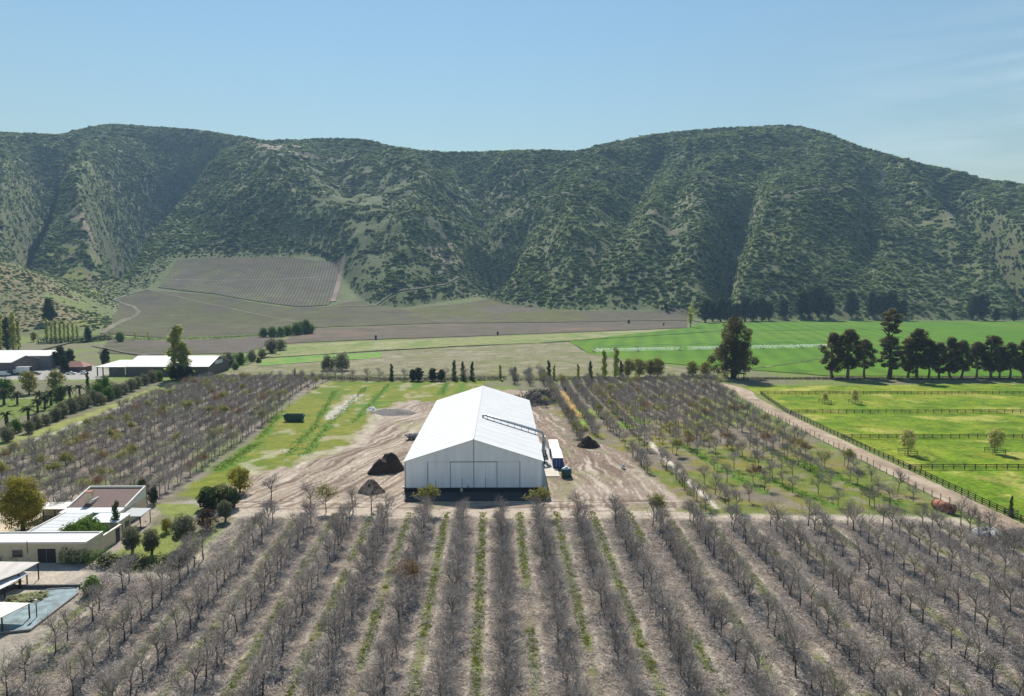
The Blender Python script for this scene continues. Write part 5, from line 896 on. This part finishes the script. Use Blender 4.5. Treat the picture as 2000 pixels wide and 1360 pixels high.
canopy('weathered pale carport roof in front of the farmhouse garage', [(-70, 1096), (77, 1098), (38, 1119), (-70, 1158)], (2.7, 2.7, 2.5, 2.5), M_fib, (1, 2, 3)); canopy('small tilted grey canopy between the carport and the netted pool', [(-40, 1142), (40, 1113), (54, 1121), (8, 1147), (-40, 1170)], (2.0, 2.3, 1.9, 1.7, 1.6), M_roofw, (1, 2, 3)); canopy('cream shade sheet on thin posts beside the netted pool', [(-70, 1173), (0, 1176), (59, 1178), (4, 1205), (-70, 1235)], (2.2,) * 5, M_creamsh, (2, 3, 4), 'shade_canopy')
M_net = mat('teal_pool_netting', (0.16, 0.22, 0.23), .7, .45, .8, bump=.3); pool = thing('garden_pool', 'garden pool under teal netting beside the cream shade sheet', 'pool', (0, 0, 0)); PP = [G(*p) for p in ((-60, 1250), (0, 1238), (58, 1232), (152, 1160), (152, 1150), (95, 1153), (55, 1175), (-60, 1195))]; MB().prism(PP, -.1, .12).build('netting', M_net, pool)
kb = MB()
for i in range(len(PP) - 1): kb.tube([(*PP[i], .12), (*PP[i + 1], .12)], .14, 6)
kb.build('rim', mat('grey_pool_rim', (0.26, 0.25, 0.24), .8), pool)
gp = tag(put('lily_patch', lm('lily_patch', [(*G(p, q, .3), .3, 1.4, .9, .35, 160) for p, q in ((30, 1168), (48, 1165), (62, 1162), (78, 1160), (40, 1174), (58, 1170), (72, 1167))], .22, 77, leafmat('pale_pond_leaves', (0.16, 0.17, 0.075), (0.36, 0.36, 0.2), .3), flat=-1.0, shell=0)), 'patch of pale green water plants at the end of the pool', 'plants')
rw = MB(); a0, a1 = G(-60, 1192), G(28, 1150); rw.prism([(a0[0], a0[1]), (a1[0], a1[1]), (a1[0], a1[1] + .35), (a0[0], a0[1] + .35)], -.1, .8); a2 = G(155, 1149); rw.prism([(a1[0] + .01, a1[1] + .02), (a2[0], a2[1]), (a2[0], a2[1] + .3), (a1[0] + .01, a1[1] + .33)], -.1, .5); tag(rw.build('garden_wall', mat('dark_stone_wall', (0.10, 0.095, 0.095), .9, .3, 2, bump=.4)), 'low dark garden wall behind the netted pool', 'wall')
x, y = G(72, 1207); lm_ = thing('garden_lamp', 'thin garden lamp post on the rim of the pool', 'lamp post', (x, y, 0)); MB().tube([(0, 0, 0), (0, 0, 2.0)], .07, 8).build('pole', M_darkmetal, lm_); MB().box(-.15, .15, -.12, .12, 2.0, 2.6).build('lamp_head', M_white, lm_)
x, y = G(45, 1036); plant('round', 'leafy_tree', 'big round yellow-green tree beside the farmhouse', 'tree', x, y, 1.0)
hedge('dark clipped hedge at the corner of the farmhouse by the garage', [(128, 1100), (165, 1100), (205, 1103)], 1.9, 2.3, M_green, 11, .11, 520); hedge('low clipped hedge under the farmhouse window', [(-30, 1096), (0, 1096), (36, 1096)], 1.5, 1.6, M_green, 12, .11, 380); hedge('dark hedge below the garden lawn and its olive trees', [(205, 1106), (260, 1108), (345, 1106), (372, 1088)], 2.2, 2.1, M_dark, 13, .13, 360)
for k, (kd, nm, p, b, s, lab) in enumerate([('oliveround', 'olive_tree', 258, 1082, 1.0, 'grey olive tree on the lawn, the one closer to the farmhouse wall'), ('oliveround', 'olive_tree', 296, 1084, .95, 'grey olive tree on the lawn in the middle of three'), ('oliveround', 'olive_tree', 360, 1070, 1.25, 'darkest olive tree at the lawn corner beside the front orchard'),
    ('topiary', 'evergreen_tree', 428, 993, 1.0, 'massive dark clipped evergreen beside the track to the farmhouse'), ('lime', 'leafy_tree', 468, 962, 1.15, 'bright yellow-green tree behind the dark clipped evergreen'), ('maroon', 'shrub', 404, 1035, 1.2, 'maroon shrub at the lawn edge'), ('oliveround', 'shrub', 440, 1018, .85, 'grey-green shrub in front of the clipped evergreen'), ('greenbush', 'shrub', 180, 1160, .8, 'small green shrub at the corner of the netted pool'), ('darktree', 'evergreen_shrub', 280, 978, .48, 'dark shrub behind the pergola'),
    ('greenbush', 'courtyard_shrub', '-74.6,126', 0, 1.2, 'bright shrub in the courtyard by the white roof'), ('greenbush', 'courtyard_shrub', '-72.2,126.4', 0, 1.35, 'largest shrub in the middle of the courtyard'), ('greenbush', 'courtyard_shrub', '-69.8,126', 0, 1.2, 'courtyard shrub beside the garden wall'), ('greenbush', 'courtyard_shrub', '-72.6,128.8', 0, 1.3, 'courtyard shrub before the rear wing'), ('cypress', 'cypress_tree', '-69.3,131.2', 0, (1.1, 1.1, .78), 'dark cypress rising at the gate of the courtyard'), ('lime', 'shrub', 325, 1040, .55, 'pale shrub on the lawn behind the olive trees'), ('darktree', 'evergreen_shrub', 300, 985, .4, 'dark bush beside the lawn at the back of the pergola')]):
    x, y = map(float, p.split(',')) if isinstance(p, str) else G(p, b); plant(kd, nm, lab, 'tree' if 'tree' in nm else 'shrub', x, y, s, rz=.1 if kd == 'topiary' else None)

# ------------------------------------------------------------------ sheds, vehicles and the house of the next farm
M_shedw = mat('grey_shed_boards', (0.13, 0.115, 0.11), .85, .25, 1, stretch=(.3, 1, 3)); M_shedr = mat('pale_shed_roof', (0.74, 0.72, 0.66), .5, .06, .3)
def gable(name, lab, x0, x1, y0, y1, ze, zr_, m_w, m_r, openx=0, cat='shed'):
    s = thing(name, lab, cat, (x0, y0, 0)); L, D = x1 - x0, y1 - y0; c = D / 2
    for a, b, za, zb in ((-.5, c, ze, zr_), (D + .5, c, ze, zr_)):
        p = [(-.6, a, za - .1), (L + .6, a, za - .1), (L + .6, b, zb), (-.6, b, zb)]; MB().slab(p if a < b else p[::-1], .15).build('roof', m_r, s)
    MB().box(openx, L, 0, .2, -.1, ze - .25).build('wall', m_w, s); MB().box(openx, L, D - .2, D, -.1, ze - .25).build('wall', m_w, s)
    for xx in (openx, L - .2):
        b = MB(); b.v = [(xx, .21, -.1), (xx, D - .21, -.1), (xx, D - .21, ze - .3), (xx, c, zr_ - .3), (xx, .21, ze - .3)]; b.v += [(p[0] + .19, p[1], p[2]) for p in b.v]; b.f = [(4, 3, 2, 1, 0), (5, 6, 7, 8, 9)] + [(i, (i + 1) % 5, 5 + (i + 1) % 5, 5 + i) for i in range(5)]; b.build('gable_wall', m_w, s)
    for xx in np.arange(.2, openx, 5):
        for yy in (.15, D - .15): MB().box(xx - .12, xx + .12, yy - .12, yy + .12, 0, ze - .25).build('post', M_wood, s)
    return s
s1 = gable('storage_shed', 'long dark-walled shed with a pale roof behind the tall poplar', -183, -143, 362, 390, 4.7, 8.6, M_shedw, M_shedr); MB().box(40, 40.06, 9, 19, 4.7, 6.6).build('end_panel', M_white, s1)
s2 = thing('lean_to', 'open pale-roofed lean-to on posts at the end of the long shed', 'shed', (-197, 362, 0)); MB().slab([(-.5, -.4, 4.55), (13.3, -.4, 4.55), (13.3, 13, 6.6), (5, 13, 6.6)], .15).build('roof', M_shedr, s2); MB().box(6, 13.6, -.05, .15, -.1, 4.3).build('wall', M_shedw, s2)
for x, y in ((.3, .1), (3, .1), (6, 12.4), (12.9, 12.4)): MB().box(x - .2, x + .2, y - .2, y + .2, 0, 4.4).build('post', M_wood, s2)
gable('storage_shed', 'gable shed with a pale roof behind the white truck', -300, -241, 366, 388, 6.4, 8.7, M_shedw, M_shedr); gable('storage_shed', 'open-ended pale-roofed shed behind the gable shed', -330, -238, 392, 414, 7.2, 9.0, mat('grey_sheet_wall', (.2, .2, .2), .8, .1, 1), M_shedr, 80)
hr = thing('red_roof_house', 'low house with a dusty red hipped roof among dark trees', 'house', (-219, 383, 0)); MB().box(-6, 6, -4, 4, -.1, 2.6).build('wall', mat('brown_house_wall', (.12, .09, .07), .9, .2, 1), hr); b = MB(); b.v = [(-6.8, -4.8, 2.6), (6.8, -4.8, 2.6), (6.8, 4.8, 2.6), (-6.8, 4.8, 2.6), (-2.5, 0, 5.2), (2.5, 0, 5.2)]; b.f = [(0, 1, 5, 4), (1, 2, 5), (2, 3, 4, 5), (3, 0, 4), (3, 2, 1, 0)]; b.build('roof', mat('dusty_red_tiles', (0.30, 0.15, 0.115), .85, .2, 1.5), hr)
M_carw = mat('white_car_paint', (0.75, 0.76, 0.77), .25, spec=.6); M_card = mat('dark_car_paint', (0.04, 0.042, 0.05), .3, spec=.6); M_tyre = mat('tyre_rubber', (0.015, 0.015, 0.015), .85)
def wheels(o, xs, w, r):
    for x in xs:
        for s in (-1, 1): q = MB().tube([(x, s * w - .1, r), (x, s * w + .1, r)], r, 14).build('wheel', M_tyre, o); MB().tube([(x, s * w - .11, r), (x, s * w + .11, r)], r * .55, 10).build('rim', M_steel, q)
def car(lab, x, y, rz, m, pickup=False):
    c = thing('parked_car', lab, 'car', (x, y, 0), rz, 'vehicles in the farm yard'); L = 2.2
    def prof(name, pts, w, mm, par): b = MB(); n = len(pts); b.v = [(p[0], -w, p[1]) for p in pts] + [(p[0], w, p[1]) for p in pts]; b.f = [tuple(range(n)), tuple(range(2 * n - 1, n - 1, -1))] + [(i, n + i, n + (i + 1) % n, (i + 1) % n) for i in range(n)]; return b.build(name, mm, par)
    body = prof('body', [(-L, .35), (L, .35), (L + .08, .7), (L - .1, .88), (.95, .98), (-L, 1.0)], .86, m, c)
    cb = prof('cabin', [(.95, .985), (.35, 1.5), (-.35 if pickup else -1.5, 1.52), (-.6 if pickup else -2.05, 1.0)], .76, m, c)
    prof('windscreen', [(.97, 1.03), (.41, 1.46), (.38, 1.46), (.94, 1.03)], .68, M_glass, cb); b = MB(); z0, z1_ = 1.06, 1.42
    for s in (-1, 1): MB().box(-.3 if pickup else -1.45, .4, s * .765 - .006, s * .765 + .006, z0, z1_).build('side_window', M_glass, cb)
    if pickup: MB().box(-2.1, -.75, -.72, .72, .99, 1.01).build('load_bed', M_darkmetal, c)
    wheels(c, (-1.35, 1.35), .78, .34)
car('white pickup parked nearest the red-roofed house'.replace('nearest', 'closest by'), -213.5, 369, R(10), M_carw, True); car('white car parked behind the white pickup towards the long shed', -207.6, 370.5, R(-20), M_carw); car('dark car parked on the gravel between truck and pickup', -230, 367.5, R(5), M_card)
tr_ = thing('box_truck', 'white box truck backed up to the gable shed', 'truck', (-236.5, 369, 0), R(4)); MB().box(-3.2, 3.2, -1.25, 1.25, 1.05, 3.9).build('cargo_box', M_carw, tr_); MB().box(3.21, 3.24, -1.15, 1.15, 1.15, 3.8).build('rear_door', M_darkmetal, tr_); cb = MB().box(-5.3, -3.4, -1.15, 1.15, .6, 2.7).build('cab', M_carw, tr_); MB().box(-5.33, -5.302, -1.0, 1.0, 1.6, 2.5).build('windscreen', M_glass, cb); MB().box(-5.2, 3.1, -.5, .5, .6, 1.04).build('chassis', M_darkmetal, tr_); wheels(tr_, (-4.4, 1.8), 1.05, .48)
vn = thing('delivery_van', 'white van parked against the gable shed before the box truck', 'van', (-243, 363.5, 0), R(8)); MB().box(-2.6, 1.5, -.98, .98, .45, 2.4).build('body', M_carw, vn); b = MB(); pts = [(1.51, .45), (2.7, .45), (2.75, 1.1), (2.2, 1.3), (1.51, 2.3)]; n_ = 5; b.v = [(p[0], -.96, p[1]) for p in pts] + [(p[0], .96, p[1]) for p in pts]; b.f = [tuple(range(5)), (9, 8, 7, 6, 5)] + [(i, 5 + i, 5 + (i + 1) % 5, (i + 1) % 5) for i in range(5)]; b.build('cab', M_carw, vn); MB().slab([(2.2, -.8, 1.36), (2.2, .8, 1.36), (1.6, .8, 2.2), (1.6, -.8, 2.2)], .03).build('windscreen', M_glass, vn); wheels(vn, (-1.7, 1.8), .9, .36)
hw = thing('hillside_hut', 'tiny white-roofed hut among dark trees under the foothill', 'hut', (*G(82, 648), 0)); MB().box(-4, 4, -2.5, 2.5, -.1, 2.6).build('wall', M_shedw, hw); MB().slab([(-4.6, -3, 2.7), (4.6, -3, 2.7), (4.6, 3, 3.4), (-4.6, 3, 3.4)], .15).build('roof', M_shedr, hw)

# ------------------------------------------------------------------ irrigation machine and its spray, pylon
pv = thing('irrigation_machine', 'long wheeled irrigation pipe spraying the green field', 'irrigation machine', (0, 0, 0)); A, B = np.array(G(1160, 689)), np.array(G(1640, 679)); N_ = 6
for k in range(N_):
    a, b = A + (B - A) * k / N_, A + (B - A) * (k + 1) / N_; pts = [(*(a + (b - a) * t), 3.4 + 1.1 * math.sin(math.pi * t)) for t in np.linspace(0, 1, 9)]; MB().tube(pts, .12, 6).build('pipe', M_steel, pv)
    tw = MB(); d = (B - A) / np.linalg.norm(B - A); nn = np.array([-d[1], d[0]])
    for s in (-1, 1): tw.tube([(*(a + nn * s * 1.9), .5), (*a, 3.5)], .08, 5)
    tw.tube([(*(a - nn * 1.9), .5), (*(a + nn * 1.9), .5)], .09, 5); t_ = tw.build('tower', M_grey, pv)
    for s in (-1, 1): c = a + nn * s * 1.9; MB().tube([(*(c - nn * 0 - d * .15), .5), (*(c + d * .15), .5)], .5, 12).build('wheel', M_tyre, t_)
n = 3200; t = rng.random(n); t = t[(t < .335) | (t > .365)]; n = len(t); c = A + (B - A) * t[:, None] + rng.normal(0, .9, (n, 2)); z = rng.random(n) ** .6 * 2.4 + .15; s = .05 + .10 * rng.random(n); q = np.stack([np.c_[c[:, 0] - s, c[:, 1], z], np.c_[c[:, 0] + s, c[:, 1], z - .05], np.c_[c[:, 0] + s * .8, c[:, 1] + .05, z + s * 2.2], np.c_[c[:, 0] - s * .8, c[:, 1] + .05, z + s * 2.2]], 1).reshape(-1, 3)
tag(put('irrigation_spray', mesh_np('irrigation_spray', q, np.arange(len(q)).reshape(-1, 4), leafmat('water_droplets', (0.8, 0.85, 0.85), (0.9, 0.92, 0.92), .5), {'tint': ('FLOAT', 'FACE', rng.random(n).astype(np.float32))})), 'white curtain of water drops below the irrigation pipe', 'spray', None, 'stuff')
px3 = hit(1722, 372); py_ = thing('power_pylon', 'grey lattice power pylon on the hillside above the track', 'pylon', tuple(px3), .3); hP = 37.0
def lev(z): return 3.0 * (1 - z / hP) + .35
legs = MB()
for a in (-1, 1):
    for b in (-1, 1): MB().tube([(a * lev(0), b * lev(0), -1), (a * lev(hP), b * lev(hP), hP)], .16, 4).build('leg', M_steel, py_)
br = MB()
for k in range(7):
    z0, z1_ = hP * k / 7, hP * (k + 1) / 7
    for a, b, c, d in ((-1, -1, 1, -1), (1, -1, 1, 1), (1, 1, -1, 1), (-1, 1, -1, -1)): br.tube([(a * lev(z0), b * lev(z0), z0), (c * lev(z1_), d * lev(z1_), z1_)], .09, 3); br.tube([(c * lev(z0), d * lev(z0), z0), (a * lev(z1_), b * lev(z1_), z1_)], .09, 3)
br.build('bracing', M_steel, py_)
for z in (25, 30, 35): MB().tube([(-5.5, 0, z), (0, 0, z + .8), (5.5, 0, z)], .16, 4).build('cross_arm', M_steel, py_)

# ------------------------------------------------------------------ the air between here and the hills
hz = bpy.data.materials.new('thin_haze'); hz.use_nodes = True; n, l = hz.node_tree.nodes, hz.node_tree.links; n.remove(n['Principled BSDF']); v = n.new('ShaderNodeVolumePrincipled'); v.inputs['Color'].default_value = (0.45, 0.70, 1.0, 1); v.inputs['Density'].default_value = 0.0001; v.inputs['Anisotropy'].default_value = 0.0; l.new(v.outputs[0], n['Material Output'].inputs['Volume'])
tag(MB().box(-3150, 3150, -340, 2750, -2, 560).build('haze', hz), 'thin blue haze over the valley', 'haze', None, 'stuff')
